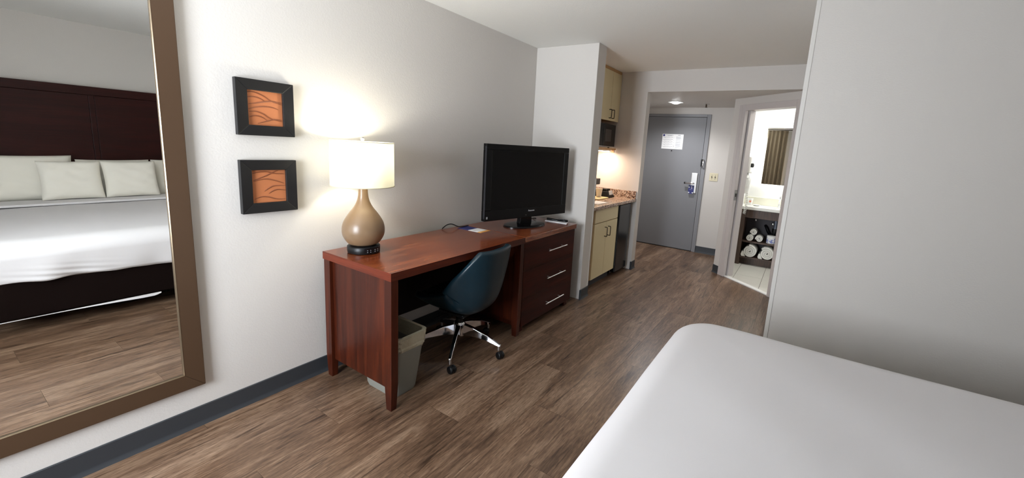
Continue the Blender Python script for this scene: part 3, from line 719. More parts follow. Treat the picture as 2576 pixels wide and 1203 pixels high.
# coffee things on the counter
ZC = .914
cf = thing('coffee_maker', 'black drip coffee maker at the back of the granite counter', 'coffee maker', (.17, 4.5, ZC))
obj('base', bx(.08, .27, 4.50, 4.68, ZC, ZC + .03), M_BLACK, cf, bevel=.006)
obj('tower', bx(.08, .15, 4.50, 4.68, ZC + .03, ZC + .22), M_BLACK, cf, bevel=.006)
obj('brew_head', bx(.08, .27, 4.50, 4.68, ZC + .15, ZC + .225), M_BLACK, cf, bevel=.008)
obj('carafe', lathe(BM(), [(.045, ZC + .031), (.055, ZC + .05), (.052, ZC + .10), (.036, ZC + .14), (.034, ZC + .14)], .21, 4.59, 24), plain('dark_glass', rgb(40, 26, 20), .05), cf, smooth=True)
tr = tag(obj('wooden_tray', bx(.26, .44, 4.30, 4.58, ZC, ZC + .014), plain('pale_tray', rgb(224, 200, 150), .5), bevel=.004), 'pale wooden tray holding a cup on the granite counter', 'tray')
for k, (a, b) in enumerate(((.345, 4.50),)):
    c_ = thing('paper_cup', 'stack of pale paper cups on the wooden tray', 'cup', (a, b, ZC + .014))
    obj('cup_body', lathe(BM(), [(.028, ZC + .014), (.040, ZC + .112), (.042, ZC + .116), (.038, ZC + .116), (.027, ZC + .02)], a, b, 28), plain('cream_cup', rgb(236, 230, 216), .5), c_, smooth=True)
cd = thing('condiment_caddy', 'black caddy filled with white packets beside the wooden tray', 'caddy', (.36, 4.68, ZC))
hull8(bm := BM(), [(.27, 4.60, ZC), (.43, 4.60, ZC), (.43, 4.79, ZC), (.27, 4.79, ZC)], [(.29, 4.625, ZC + .075), (.40, 4.625, ZC + .075), (.40, 4.765, ZC + .075), (.29, 4.765, ZC + .075)])
obj('holder', bm, M_BLACK, cd, bevel=.004)
for q in (4.645, 4.70): obj('packet', hull8(BM(), [(.418, q, ZC + .035), (.423, q, ZC + .035), (.423, q + .045, ZC + .035), (.418, q + .045, ZC + .035)], [(.404, q, ZC + .085), (.409, q, ZC + .085), (.409, q + .045, ZC + .085), (.404, q + .045, ZC + .085)]), M_PAPER, cd)
for q in (4.63, 4.675, 4.72): obj('packet', bx(.32, .38, q, q + .03, ZC + .06, ZC + .105), M_BLACK, cd, bevel=.003)
tag(obj('sink_stand_in', bx(.46, .60, 3.95, 4.20, ZC, ZC + .004), M_PAPER, bevel=.001), 'flat white slab standing in for a sink on the granite counter', 'sink_stand_in')  # plain white slab put in place of the likely sink

# ------------------------------------------------------------------ mirror on the left wall
mi = thing('wall_mirror', 'tall wall mirror in a wide bronze frame beside the pictures', 'mirror', (0, .25, .225))
A0, A1, B0, B1 = -0.21, .707, .225, 2.12
FWD = .077
def miter_frame(parent, name, y0, y1, z0, z1, wd, x0, x1, mat, inner_drop=.0, bevel=.002):
    """four mitred bars around a rectangle in the YZ plane facing +x"""
    O = [(y0, z0), (y1, z0), (y1, z1), (y0, z1)]; I = [(y0 + wd, z0 + wd), (y1 - wd, z0 + wd), (y1 - wd, z1 - wd), (y0 + wd, z1 - wd)]
    for k in range(4):
        a, b, c, d_ = O[k], O[(k + 1) % 4], I[(k + 1) % 4], I[k]
        bm = BM()
        hull8(bm, [(x0, *p) for p in (a, b, c, d_)], [(x1, *a), (x1, *b), (x1 - inner_drop, *c), (x1 - inner_drop, *d_)])
        obj(name, bm, mat, parent, bevel=bevel)
miter_frame(mi, 'frame_rail', A0, A1, B0, B1, FWD, .001, .032, M_MIRF, .004)
ya, yb, za, zb = A0 + FWD, A1 - FWD, B0 + FWD, B1 - FWD
miter_frame(mi, 'inner_lip', ya - .001, yb + .001, za - .001, zb + .001, .0028, .012, .029, plain('champagne_lip', rgb(120, 104, 84), .35, .8), .006, bevel=.0)
obj('mirror_glass', bx(.010, .0165, ya, yb, za, zb), M_MIRROR, mi)

# ------------------------------------------------------------------ framed pictures
ART1 = [[(2, 17), (40, 12), (90, 27), (140, 57), (200, 72)], [(5, 47), (35, 40), (75, 47), (105, 64)], [(8, 87), (50, 77), (100, 64), (150, 57), (200, 62)],
        [(8, 117), (50, 102), (100, 94), (150, 97), (180, 107)], [(10, 132), (50, 129), (90, 142), (130, 167), (200, 182)], [(10, 167), (40, 155), (80, 162), (110, 180)], [(55, 202), (100, 187), (150, 172), (200, 172)]]
ART2 = [[(7, 20), (42, 12), (82, 10), (122, 15)], [(12, 60), (52, 45), (92, 30), (132, 12), (160, 4)], [(12, 65), (52, 55), (92, 53), (142, 65), (192, 82)], [(72, 125), (102, 105), (132, 95), (198, 95)],
        [(97, 140), (122, 125), (152, 118), (198, 125)], [(12, 170), (52, 157), (92, 160), (142, 175), (196, 180)], [(87, 10), (132, 20), (195, 25)]]
def picture(z0, z1, curves, wpx, hpx, label):
    y0, y1 = .914, 1.181; t = thing('framed_picture', label, 'picture', (0, (y0 + y1) / 2, z0), group='pair of framed orange pictures')
    wd = .052
    miter_frame(t, 'frame_bar', y0, y1, z0, z1, wd, .001, .030, M_FRAMEB, .005)
    obj('backing', bx(.001, .012, y0 + wd, y1 - wd, z0 + wd, z1 - wd), M_ART, t)
    bm = BM(); Y0, Y1, Z0, Z1 = y0 + wd, y1 - wd, z0 + wd, z1 - wd
    for c in curves:
        P = spline([(.0125, Y0 + (Y1 - Y0) * min(.985, max(.015, a / wpx)), Z1 - (Z1 - Z0) * min(.985, max(.015, b / hpx))) for a, b in c], 28)
        n = len(P)
        tube(bm, P, [.0012 + .0022 * sin(pi * (i + .5) / n) for i in range(n)], 6)
    obj('wave_relief', bm, M_ARTL, t, smooth=True)
picture(1.455, 1.730, ART1, 205, 214, 'upper black framed orange picture with seven wavy relief lines')
picture(1.056, 1.331, ART2, 202, 192, 'lower black framed orange picture under the other frame')

# ------------------------------------------------------------------ desk
DH = .7958
DY0, DY1, DXF, DXB = 1.302, 2.508, .676, .047
dk = thing('desk', 'cherry wood writing desk with solid end panels', 'desk', ((DXF + DXB) / 2, (DY0 + DY1) / 2, 0))
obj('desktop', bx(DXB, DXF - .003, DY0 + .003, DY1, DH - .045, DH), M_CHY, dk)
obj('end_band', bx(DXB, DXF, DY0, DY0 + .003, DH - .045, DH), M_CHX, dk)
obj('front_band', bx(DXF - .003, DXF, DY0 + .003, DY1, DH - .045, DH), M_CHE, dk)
def leg(x0, x1, y0, y1, inx, iny):
    """square leg tapered near the foot; inx/iny pick the corner that stays straight"""
    t = .014
    def q(x, y, z, f): return (x, y, z)
    xb0, xb1 = (x0 + t * .6, x1 - t * .6); yb0, yb1 = (y0 + t * .3, y1 - t * .3)
    bm = BM()
    hull8(bm, [(xb0, yb0, 0), (xb1, yb0, 0), (xb1, yb1, 0), (xb0, yb1, 0)], [(x0, y0, .15), (x1, y0, .15), (x1, y1, .15), (x0, y1, .15)])
    bmesh.ops.delete(bm, geom=[f for f in bm.faces if all(v.co.z > .14 for v in f.verts)], context='FACES_ONLY')
    top = [v for v in bm.verts if v.co.z > .14]
    up = {v: bm.verts.new((v.co.x, v.co.y, DH - .0452)) for v in top}
    es = [e for e in bm.edges if e.verts[0].co.z > .14 and e.verts[1].co.z > .14 and e.verts[0] in up and e.verts[1] in up]
    for e in es: bm.faces.new((e.verts[0], e.verts[1], up[e.verts[1]], up[e.verts[0]]))
    lp = [up[v] for v in top]; bm.faces.new(lp)
    return bm
LW = .058
for y0 in (DY0 + .004, DY1 - .004 - .045):
    y1 = y0 + .045
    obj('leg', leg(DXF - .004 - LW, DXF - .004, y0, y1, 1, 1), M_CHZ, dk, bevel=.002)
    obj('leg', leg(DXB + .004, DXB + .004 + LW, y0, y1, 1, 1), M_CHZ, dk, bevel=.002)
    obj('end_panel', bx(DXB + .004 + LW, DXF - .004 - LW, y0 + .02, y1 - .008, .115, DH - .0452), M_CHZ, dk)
obj('modesty_panel', bx(DXB + .012, DXB + .03, DY0 + .051, DY1 - .051, .225, DH - .0452), plain('inner_panel_shaded', rgb(22, 10, 7), .6), dk)  # under-desk shade is put into this panel's near-black colour
# ------------------------------------------------------------------ drawer chest
CY0, CY1 = 2.514, 3.343
ch = thing('drawer_chest', 'cherry wood three drawer chest standing under the television', 'chest', (.35, (CY0 + CY1) / 2, 0))
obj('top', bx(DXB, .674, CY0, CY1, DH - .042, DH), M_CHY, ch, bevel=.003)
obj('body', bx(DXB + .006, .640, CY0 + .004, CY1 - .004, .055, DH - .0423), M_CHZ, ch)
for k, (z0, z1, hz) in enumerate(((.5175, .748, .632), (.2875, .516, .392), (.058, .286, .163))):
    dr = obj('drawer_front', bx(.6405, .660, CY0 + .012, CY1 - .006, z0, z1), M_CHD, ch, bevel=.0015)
    h = obj('handle', cyl(BM(), (.692, 2.845, hz), (.692, 3.15, hz), .0044, 12), M_STEEL, dr, smooth=True, label='slim brushed steel bar handle')
    for q in (2.895, 3.10): cyl(b2 := BM(), (.6601, q, hz), (.690, q, hz), .004, 8); obj('post', b2, M_STEEL, dr, smooth=True)
for a in (.075, .59):
    for b in (CY0 + .02, CY1 - .075): obj('foot', bx(a, a + .045, b, b + .055, 0, .055), M_CHD, ch, bevel=.003)
tag(obj('veneer_chip', bx(.655, .676, 2.509, 2.5135, DH - .03, DH - .0015), plain('raw_wood', rgb(176, 112, 76), .6)), 'small pale worn strip between desk and chest tops', 'filler strip')

# ------------------------------------------------------------------ table lamp
LX, LY = .212, 1.462
lp = thing('table_lamp', 'lit table lamp with taupe gourd base and drum shade', 'lamp', (LX, LY, DH))
obj('base', lathe(BM(), [(.082, DH), (.090, DH + .004), (.092, DH + .014), (.092, DH + .040), (.086, DH + .046)], LX, LY, 56), M_BLACK, lp, smooth=True, ang=50)
an = -20
ob = obj('outlet_strip', prism(BM(), [(LX + r_ * cos(radians(a)), LY + r_ * sin(radians(a))) for r_, a in ((.094, -32), (.098, -24), (.099, -10), (.099, 5), (.099, 20), (.096, 34), (.080, 34), (.080, -32))], DH + .006, DH + .040), M_BLACKG, lp)
for a in (-22, -12, 4, 16):
    for zz in (.018, .029): obj('socket_slot', cyl(BM(), (LX + .0985 * cos(radians(a)), LY + .0985 * sin(radians(a)), DH + zz), (LX + .1005 * cos(radians(a)), LY + .1005 * sin(radians(a)), DH + zz), .0028, 8), plain('socket_grey', rgb(120, 120, 124), .4), ob)
prof = spline([(.060, 0, DH + .047), (.088, 0, DH + .060), (.113, 0, DH + .100), (.119, 0, DH + .140), (.110, 0, DH + .185), (.083, 0, DH + .232), (.052, 0, DH + .275), (.034, 0, DH + .315), (.027, 0, DH + .355), (.0255, 0, DH + .40)], 60)
obj('body', lathe(BM(), [(p.x, p.z) for p in prof], LX, LY, 64), M_LAMPB, lp, smooth=True, ang=60)
obj('stem', cyl(BM(), (LX, LY, DH + .40), (LX, LY, DH + .44), .008), M_STEEL, lp, smooth=True)
SZ0, SZ1, SR = 1.198, 1.452, .172
sh = obj('shade', lathe(BM(), [(SR + .002, SZ0), (SR, SZ1)], LX, LY, 72, caps=False), M_SHADE, lp, smooth=True)
for zz, rr in ((SZ0, SR + .002), (SZ1, SR)):
    ring = [(LX + (rr + .0008) * cos(2 * pi * i / 72), LY + (rr + .0008) * sin(2 * pi * i / 72), zz) for i in range(73)]
    obj('shade_rim', tube(BM(), ring, .0022, 6), plain('shade_trim', rgb(196, 188, 160), .6), sh, smooth=True)
bm = BM()
for k in range(3):
    a = 2 * pi * k / 3 + .4; tube(bm, [(LX, LY, SZ1 - .012), (LX + SR * cos(a), LY + SR * sin(a), SZ1 - .004)], .0018, 6)
obj('spider', bm, M_STEEL, lp)
obj('harp', tube(BM(), spline([(LX - .008, LY, DH + .44), (LX - .05, LY, 1.30), (LX - .04, LY, 1.39), (LX, LY, 1.44), (LX + .04, LY, 1.39), (LX + .05, LY, 1.30), (LX + .008, LY, DH + .44)], 40), .002, 6), M_STEEL, lp, smooth=True)
obj('finial', lathe(BM(), [(.004, 1.440), (.006, 1.455), (.011, 1.466), (.0105, 1.474), (.005, 1.479)], LX, LY, 20), M_STEEL, lp, smooth=True)
bulb = obj('bulb', lathe(BM(), [(.012, DH + .441), (.018, 1.262), (.030, 1.295), (.031, 1.315), (.022, 1.338), (.006, 1.346)], LX, LY, 28), emit('bulb_glow', (1, .95, .8, 1), 8.0), lp, smooth=True)
pl = bpy.data.lights.new('bulb_light', 'POINT'); pl.energy = 6.4; pl.color = (1, .95, .80); pl.shadow_soft_size = .035
po = bpy.data.objects.new('bulb_light', pl); COL.objects.link(po); po.parent = lp; po.location = (0, 0, 1.385 - DH)

# ------------------------------------------------------------------ television
TA = radians(77.617)
tv = thing('television', 'black flat screen television on oval stand atop the chest', 'television', (.4283, 2.8964, DH), TA - pi)
# local: x to the viewer's right... width axis = -local x after the half turn; front faces local +y
TW, TZ0, TZ1 = .95, .8749 - DH, 1.4846 - DH
hw = TW / 2
def tvb(name, x0, x1, y0, y1, z0, z1, mat, bev=0.0, parent=tv): return obj(name, bx(x0, x1, y0, y1, z0, z1), mat, parent, bevel=bev, local=True)
bz = .058
obj('bezel_frame', box(box(box(box(BM(), -hw, hw, -.045, 0, TZ1 - .045, TZ1), -hw, hw, -.045, 0, TZ0, TZ0 + .085), -hw, -hw + bz, -.045, 0, TZ0 + .085, TZ1 - .045), hw - bz, hw, -.045, 0, TZ0 + .085, TZ1 - .045), plain('tv_bezel', rgb(11, 11, 12), .3, spec=0.2), tv, bevel=.004, local=True)
obj('screen', bx(-hw + bz - .002, hw - bz + .002, -.016, -.004, TZ0 + .083, TZ1 - .043), plain('tv_screen', rgb(3, 3, 4), .22, spec=0.22), tv, local=True)
hull8(bm := BM(), [(-hw + .004, -.045, TZ0 + .004), (hw - .004, -.045, TZ0 + .004), (hw - .004, -.045, TZ1 - .004), (-hw + .004, -.045, TZ1 - .004)], [(-hw + .06, -.09, TZ0 + .06), (hw - .06, -.09, TZ0 + .06), (hw - .06, -.09, TZ1 - .05), (-hw + .06, -.09, TZ1 - .05)])
obj('back_shell', bm, M_BLACK, tv, bevel=.012, local=True)
obj('stand_neck', hull8(BM(), [(-.07, -.075, .018), (.07, -.075, .018), (.07, -.03, .018), (-.07, -.03, .018)], [(-.06, -.07, TZ0 + .05), (.06, -.07, TZ0 + .05), (.06, -.0205, TZ0 + .05), (-.06, -.0205, TZ0 + .05)]), M_BLACKG, tv, bevel=.004, local=True)
sb = BM(); seg = 56
prof = [(1.0, 0), (1.0, .008), (.97, .014), (.6, .022), (.0, .026)]
rings = [[sb.verts.new((.215 * f * cos(2 * pi * i / seg), -.045 + .135 * f * sin(2 * pi * i / seg), z)) for i in range(seg)] for f, z in prof[:-1]]
for a, b in zip(rings, rings[1:]):
    for i in range(seg): sb.faces.new((a[i], a[(i + 1) % seg], b[(i + 1) % seg], b[i]))
sb.faces.new(rings[0][::-1]); sb.faces.new(rings[-1])
obj('stand_base', sb, M_BLACKG, tv, smooth=True, local=True)
Rtxt = Matrix.Translation((-.03, .0008, TZ0 + .058)) @ Matrix.Rotation(pi, 4, 'Z') @ Matrix.Rotation(radians(90), 4, 'X')
text_mesh('brand_text', 'Panasonic', .019, plain('silver_print', rgb(190, 190, 192), .4), tv, Rtxt)
obj('indicator_light', bx(.028, .034, 0, .0008, TZ0 + .02, TZ0 + .024), plain('grey_led', rgb(150, 150, 150), .4), tv, local=True)
obj('bezel_sticker', bx(hw - .03, hw - .016, 0, .0006, TZ0 + .018, TZ0 + .036), plain('grey_sticker', rgb(150, 150, 150), .5), tv, local=True)
obj('side_strip', bx(hw - .0005, hw + .0012, -.018, -.002, TZ0 + .02, TZ1 - .02), plain('tv_side', rgb(44, 44, 48), .25), tv, local=True)

# ------------------------------------------------------------------ things on the desk
br = thing('brochure', 'blue and white folded brochure with orange corner on desk', 'brochure', (.2, 2.44, DH))
P4 = [Vector(p) for p in ((.093, 2.376, 0), (.103, 2.486, 0), (.322, 2.520, 0), (.340, 2.366, 0))]
P4 = [Vector((.100, 2.372, 0)), Vector((.096, 2.490, 0)), Vector((.335, 2.500, 0)), Vector((.339, 2.382, 0))]
def quad_at(u0, u1, z0, z1):
    a = P4[0].lerp(P4[3], u0); b = P4[0].lerp(P4[3], u1); c = P4[1].lerp(P4[2], u1); d_ = P4[1].lerp(P4[2], u0)
    return hull8(BM(), [(p.x, p.y, z0) for p in (a, b, c, d_)], [(p.x, p.y, z1) for p in (a, b, c, d_)])
obj('blue_panel', quad_at(0, .46, DH, DH + .0016), M_BLUE, br); obj('white_panel', quad_at(.46, .87, DH, DH + .0016), M_PAPER, br); obj('orange_panel', quad_at(.87, 1, DH, DH + .0016), M_ORANGE, br)
tag(obj('power_cable', tube(BM(), spline([(.052, 2.25, DH + .005), (.060, 2.29, DH + .030), (.075, 2.33, DH + .036), (.092, 2.38, DH + .014), (.10, 2.42, DH + .0065), (.098, 2.50, DH + .0065)], 40), .004, 8), M_BLACK, smooth=True), 'black power cable looping at the back of the desk', 'cable')
tag(obj('tv_cable', tube(BM(), spline([(.30, 3.08, DH + .028), (.34, 3.14, DH + .03), (.30, 3.20, DH + .008), (.20, 3.25, DH + .005), (.06, 3.28, DH + .005)], 40), .0035, 8), M_BLACK, smooth=True), 'thin black cable trailing behind the television stand', 'cable')
pd = tag(obj('notepad', prism(BM(), [(.395, 3.225), (.372, 3.325), (.585, 3.336), (.618, 3.245)], DH, DH + .006), M_PAPER, bevel=.001), 'white paper pad under the remote control on the chest', 'notepad')
rm = thing('remote_control', 'black waisted remote control lying on the white pad', 'remote', (.49, 3.29, DH + .006), radians(12))
bm = BM(); n = 30; rows = []
for i in range(n + 1):
    t = i / n; xx = -.105 + .21 * t
    wd = .023 - .0065 * math.exp(-((t - .55) / .16) ** 2); wd *= math.sqrt(max(.02, 1 - (2 * t - 1) ** 8))
    hh = .022 - .006 * math.exp(-((t - .5) / .25) ** 2)
    rows.append([bm.verts.new((xx, wd * cos(a), max(0, hh * .5 + hh * .5 * sin(a)))) for a in [2 * pi * k / 14 for k in range(14)]])
for a, b in zip(rows, rows[1:]):
    for k in range(14): bm.faces.new((a[k], a[(k + 1) % 14], b[(k + 1) % 14], b[k]))
bm.faces.new(rows[0][::-1]); bm.faces.new(rows[-1])
obj('shell', bm, M_BLACKG, rm, smooth=True, local=True, ang=60)
for i in range(4):
    for j in (-1, 0, 1): obj('button', lathe(BM(), [(.0035, .0195), (.003, .0225)], .02 + .016 * i, .009 * j, 8), plain('button_grey', rgb(90, 92, 100), .4), rm, local=True)

# ------------------------------------------------------------------ office chair
CHX, CHY = .455, 2.05
oc = thing('office_chair', 'teal leather swivel chair with chrome star base pushed under desk', 'chair', (CHX, CHY, 0), radians(184))
spine = [(.24, .385, .22, .06), (.12, .352, .24, .11), (-.02, .338, .25, .16), (-.14, .344, .252, .20), (-.222, .398, .252, .215), (-.262, .485, .252, .20), (-.284, .58, .248, .165), (-.298, .68, .232, .10), (-.312, .805, .176, .03)]
A = spline([(a, b, 0) for a, b, c, d_ in spine], 40); Bv = spline([(c, d_, 0) for a, b, c, d_ in spine], 40)
bm = BM(); rows = []; NC = 20
for i in range(41):
    tg_ = (A[min(i + 1, 40)] - A[max(i - 1, 0)]).normalized(); nn = Vector((tg_.y, -tg_.x, 0))
    if nn.y < 0 and abs(nn.y) > abs(nn.x): nn = -nn
    if abs(nn.x) > abs(nn.y) and nn.x < 0: nn = -nn
    hwid, lift = Bv[i].x, Bv[i].y
    k_end = 1.0
    if i > 34: k_end = math.sqrt(max(.0, 1 - ((i - 34) / 6.8) ** 3.0))
    if i < 4: k_end = math.sqrt(max(.0, 1 - ((4 - i) / 5.2) ** 3.0))
    row = []
    for j in range(NC + 1):
        s = -1 + 2 * j / NC
        l = lift * abs(s) ** 2.8
        row.append(bm.verts.new((A[i].x + nn.x * l, s * hwid * (.80 + .20 * k_end), A[i].y + nn.y * l)))
    rows.append(row)
for a, b in zip(rows, rows[1:]):
    for j in range(NC): bm.faces.new((a[j], a[j + 1], b[j + 1], b[j]))
shl = obj('shell', bm, M_TEAL, oc, smooth=True, local=True, ang=80)
md = shl.modifiers.new('th', 'SOLIDIFY'); md.thickness = .046; md.offset = 0
md = shl.modifiers.new('sub', 'SUBSURF'); md.levels = 2; md.render_levels = 2
obj('seat_cushion', hull8(BM(), [(-.15, -.17, .385), (.20, -.18, .40), (.20, .18, .40), (-.15, .17, .385)], [(-.17, -.17, .445), (.21, -.18, .455), (.21, .18, .455), (-.17, .17, .445)]), M_TEAL, oc, bevel=.02, bseg=4, local=True)
obj('seat_plate', bx(-.10, .12, -.09, .09, .288, .312), M_BLACK, oc, bevel=.006, local=True)
obj('gas_column', lathe(BM(), [(.026, .16), (.026, .245), (.017, .246), (.017, .289)], 0, 0, 24), M_BLACK, oc, smooth=True, local=True)
obj('hub', lathe(BM(), [(.03, .10), (.045, .12), (.045, .20), (.036, .215)], 0, 0, 28), M_CHROME, oc, smooth=True, local=True)
obj('adjust_lever', tube(BM(), [(.03, .05, .30), (.05, .20, .295)], .006, 8), M_BLACK, oc, smooth=True, local=True)
# caster at world (.63,1.785): local direction rotated by 180 deg
a0 = math.atan2(1.785 - CHY, .63 - CHX) - radians(184)
R5 = .311
arm0 = None
def arm_bm(a):
    bm = BM(); d = Vector((cos(a), sin(a), 0)); p = Vector((-sin(a), cos(a), 0)); secs = []
    for r, w, zt, zb in ((.03, .021, .205, .125), (.12, .017, .185, .125), (.22, .014, .150, .112), (.285, .0125, .118, .092), (R5, .012, .104, .086), (R5 + .014, .010, .100, .086)):
        c = d * r; secs.append([c - p * w + Vector((0, 0, zb)), c + p * w + Vector((0, 0, zb)), c + p * w * .8 + Vector((0, 0, zt)), c - p * w * .8 + Vector((0, 0, zt))])
    V = [[bm.verts.new(q) for q in s] for s in secs]
    for s, t in zip(V, V[1:]):
        for k in range(4): bm.faces.new((s[k], s[(k + 1) % 4], t[(k + 1) % 4], t[k]))
    bm.faces.new(V[0][::-1]); bm.faces.new(V[-1]); return bm
for k in range(5):
    a = a0 + k * 2 * pi / 5
    ar = obj('star_arm', arm_bm(a), M_CHROME, oc, smooth=True, local=True, ang=40, bevel=.003, label='polished chrome arm of the star base')
    d_ = Vector((cos(a), sin(a), 0)); c = d_ * R5
    sw_ = a + (.9, -.5, 2.2, .3, 1.4)[k]; ax = Vector((-sin(sw_), cos(sw_), 0)); off = Vector((cos(sw_), sin(sw_), 0)) * .018
    ca = obj('caster', cyl(BM(), c + Vector((0, 0, .056)), c + Vector((0, 0, .092)), .009, 12), M_STEEL, oc, smooth=True, local=True)
    wc = c + off + Vector((0, 0, .0265))
    for s in (-1, 1):
        obj('wheel', tube(BM(), [wc + ax * s * q for q in (.006, .008, .018, .022, .024)], [.022, .0262, .0262, .023, .012], 24), M_BLACK, ca, smooth=True, local=True, ang=50)
    obj('caster_hood', tube(BM(), [wc + ax * -.005, wc + ax * .005], .024, 18), M_BLACK, ca, local=True)

# ------------------------------------------------------------------ waste bin
wb = thing('waste_bin', 'grey plastic waste bin with plastic liner under the desk', 'bin', (.44, 1.455, 0))
def rrect(cx, cy, hx, hy, r, z, n=6):
    out = []
    for qx, qy, a in ((1, 1, 0), (-1, 1, pi / 2), (-1, -1, pi), (1, -1, 3 * pi / 2)):
        for k in range(n + 1):
            b = a + pi / 2 * k / n; out.append((cx + qx * (hx - r) + r * cos(b), cy + qy * (hy - r) + r * sin(b), z))
    return out
def loft(bm, loops, cap0=True, cap1=True):
    V = [[bm.verts.new(p) for p in l] for l in loops]
    for a, b in zip(V, V[1:]):
        n = len(a)
        for i in range(n): bm.faces.new((a[i], a[(i + 1) % n], b[(i + 1) % n], b[i]))
    if cap0: bm.faces.new(V[0][::-1])
    if cap1: bm.faces.new(V[-1])
    return bm
BX, BY = .452, 1.474
obj('bucket', loft(BM(), [rrect(BX, BY, .128, .078, .03, .0), rrect(BX, BY, .136, .083, .03, .02), rrect(BX + .01, BY, .178, .105, .035, .372), rrect(BX + .01, BY, .184, .110, .035, .376), rrect(BX + .01, BY, .184, .110, .035, .386), rrect(BX + .01, BY, .174, .101, .033, .386), rrect(BX, BY, .132, .079, .03, .03)]), M_BIN, wb, smooth=True, ang=40)
lo = []
rl = random.Random(3)
for k, (h, z) in enumerate(((.0035, .300), (.007, .312), (.0035, .325), (.006, .340), (.0035, .356), (.0065, .370), (.0055, .3885), (-.010, .3885), (-.013, .30))):
    hx_, hy_ = .136 + .042 * (z - .02) / .352, .083 + .022 * (z - .02) / .352
    l = rrect(BX + .01 * (z / .38), BY, hx_ + h + .001, hy_ + h + .001, .035, z, 14)
    lo.append([(x + (rl.uniform(-.003, .003) if k < 6 else 0), y + (rl.uniform(-.003, .003) if k < 6 else 0), zz + (rl.uniform(-.014, .010) if k == 0 else rl.uniform(-.0015, .0015))) for x, y, zz in l])
obj('liner', loft(BM(), lo, False, False), M_LINER, wb, smooth=True, ang=25)

# ------------------------------------------------------------------ bed
BX0, BX1, BY0, BY1, BT = 1.936, 4.02, .13, 2.226, .668
bd_ = thing('bed', 'king bed base with dark brown wrapped box spring and mattress', 'bed', ((BX0 + BX1) / 2, (BY0 + BY1) / 2, 0))
obj('box_spring', loft(BM(), [rrect((BX0 + BX1) / 2 + .015, (BY0 + BY1) / 2, (BX1 - BX0) / 2 - .035, (BY1 - BY0) / 2 - .055, .10, z_) for z_ in (.115, .385)]), M_BOXW, bd_, bevel=.012, bseg=3, label='dark brown wrapped box spring')
obj('mattress', loft(BM(), [rrect((BX0 + BX1) / 2 + .04, (BY0 + BY1) / 2, (BX1 - BX0) / 2 - .06, (BY1 - BY0) / 2 - .075, .20, z_) for z_ in (.3855, BT - .05)]), M_LINEN, bd_, bevel=.03, bseg=4)
hem = BM(); P = [(BX0 + .046, BY0 + .05 + (1.06 - BY0 - .05) * i / 40) for i in range(41)]
vt = [hem.verts.new((x, y, .1145)) for x, y in P]; vb = [hem.verts.new((x - .004, y, .1145 - .002 - .020 * min(1, max(0, (y - .45) / .5)) ** 1.3 * min(1, (1.075 - y) / .05))) for x, y in P]
for i in range(40): hem.faces.new((vt[i], vt[i + 1], vb[i + 1], vb[i]))
ho = obj('sheet_hem', hem, M_LINEN, bd_, label='strip of white sheet hanging below the box spring'); md = ho.modifiers.new('th', 'SOLIDIFY'); md.thickness = .003
for a in (BX0 + .40, BX1 - .2):
    for b in (BY0 + .12, (BY0 + BY1) / 2, BY1 - .12): obj('bed_leg', cyl(BM(), (a, b, 0), (a, b, .115), .028, 16), M_BLACK, bd_)
# duvet: rounded-rectangle rings with a soft edge and a draped side
def hashn(x, y):
    return (sin(x * 12.9898 + y * 78.233) * 43758.5453) % 1.0
def sn(x, y):
    return (sin(x * 1.7 + 1.3 * sin(y * 2.1)) + sin(y * 2.3 + 1.1 * sin(x * 1.9 + 2)) + .5 * sin(3.1 * x + 2.7 * y)) / 2.5
DX0_, DX1_ = BX0, 3.62
def ring_pts(inset, R, n_c=16, n_s=110):
    x0, x1, y0, y1 = DX0_ + inset, DX1_ - inset * .15, BY0 + inset, BY1 - inset; r = max(.012, R - inset); rn = max(.012, .13 - inset)
    rb = .012
    out = []
    def corner(cx, cy, a0, rr):
        for k in range(n_c + 1):
            a = a0 + pi / 2 * k / n_c; out.append((cx + rr * cos(a), cy + rr * sin(a)))
    def side(p, q):
        for k in range(1, n_s): out.append((p[0] + (q[0] - p[0]) * k / n_s, p[1] + (q[1] - p[1]) * k / n_s))
    corner(x0 + rn, y0 + rn, pi, rn); side((x0 + rn, y0), (x1 - rb, y0)); corner(x1 - rb, y0 + rb, -pi / 2, rb)
    side((x1, y0 + rb), (x1, y1 - rb)); corner(x1 - rb, y1 - rb, 0, rb); side((x1 - rb, y1), (x0 + r, y1)); corner(x0 + r, y1 - r, pi / 2, r); side((x0, y1 - r), (x0, y0 + rn))
    return out
bm = BM(); loops = []
ER = .125
prof = []
for k in range(21): prof.append((.030 - .030 * (k / 20) ** .7, .372 + (.545 - .372) * k / 20))
for k in range(1, 11):
    a = pi / 2 * k / 10; prof.append((ER * (1 - cos(a)), .545 + (BT - .012 - .545) * sin(a)))
for ins in (.14, .20, .27, .35, .45, .55, .65, .75, .85, .93, .972): prof.append((ins, BT - .012 + .012 * min(1, (ins - ER) / .3)))
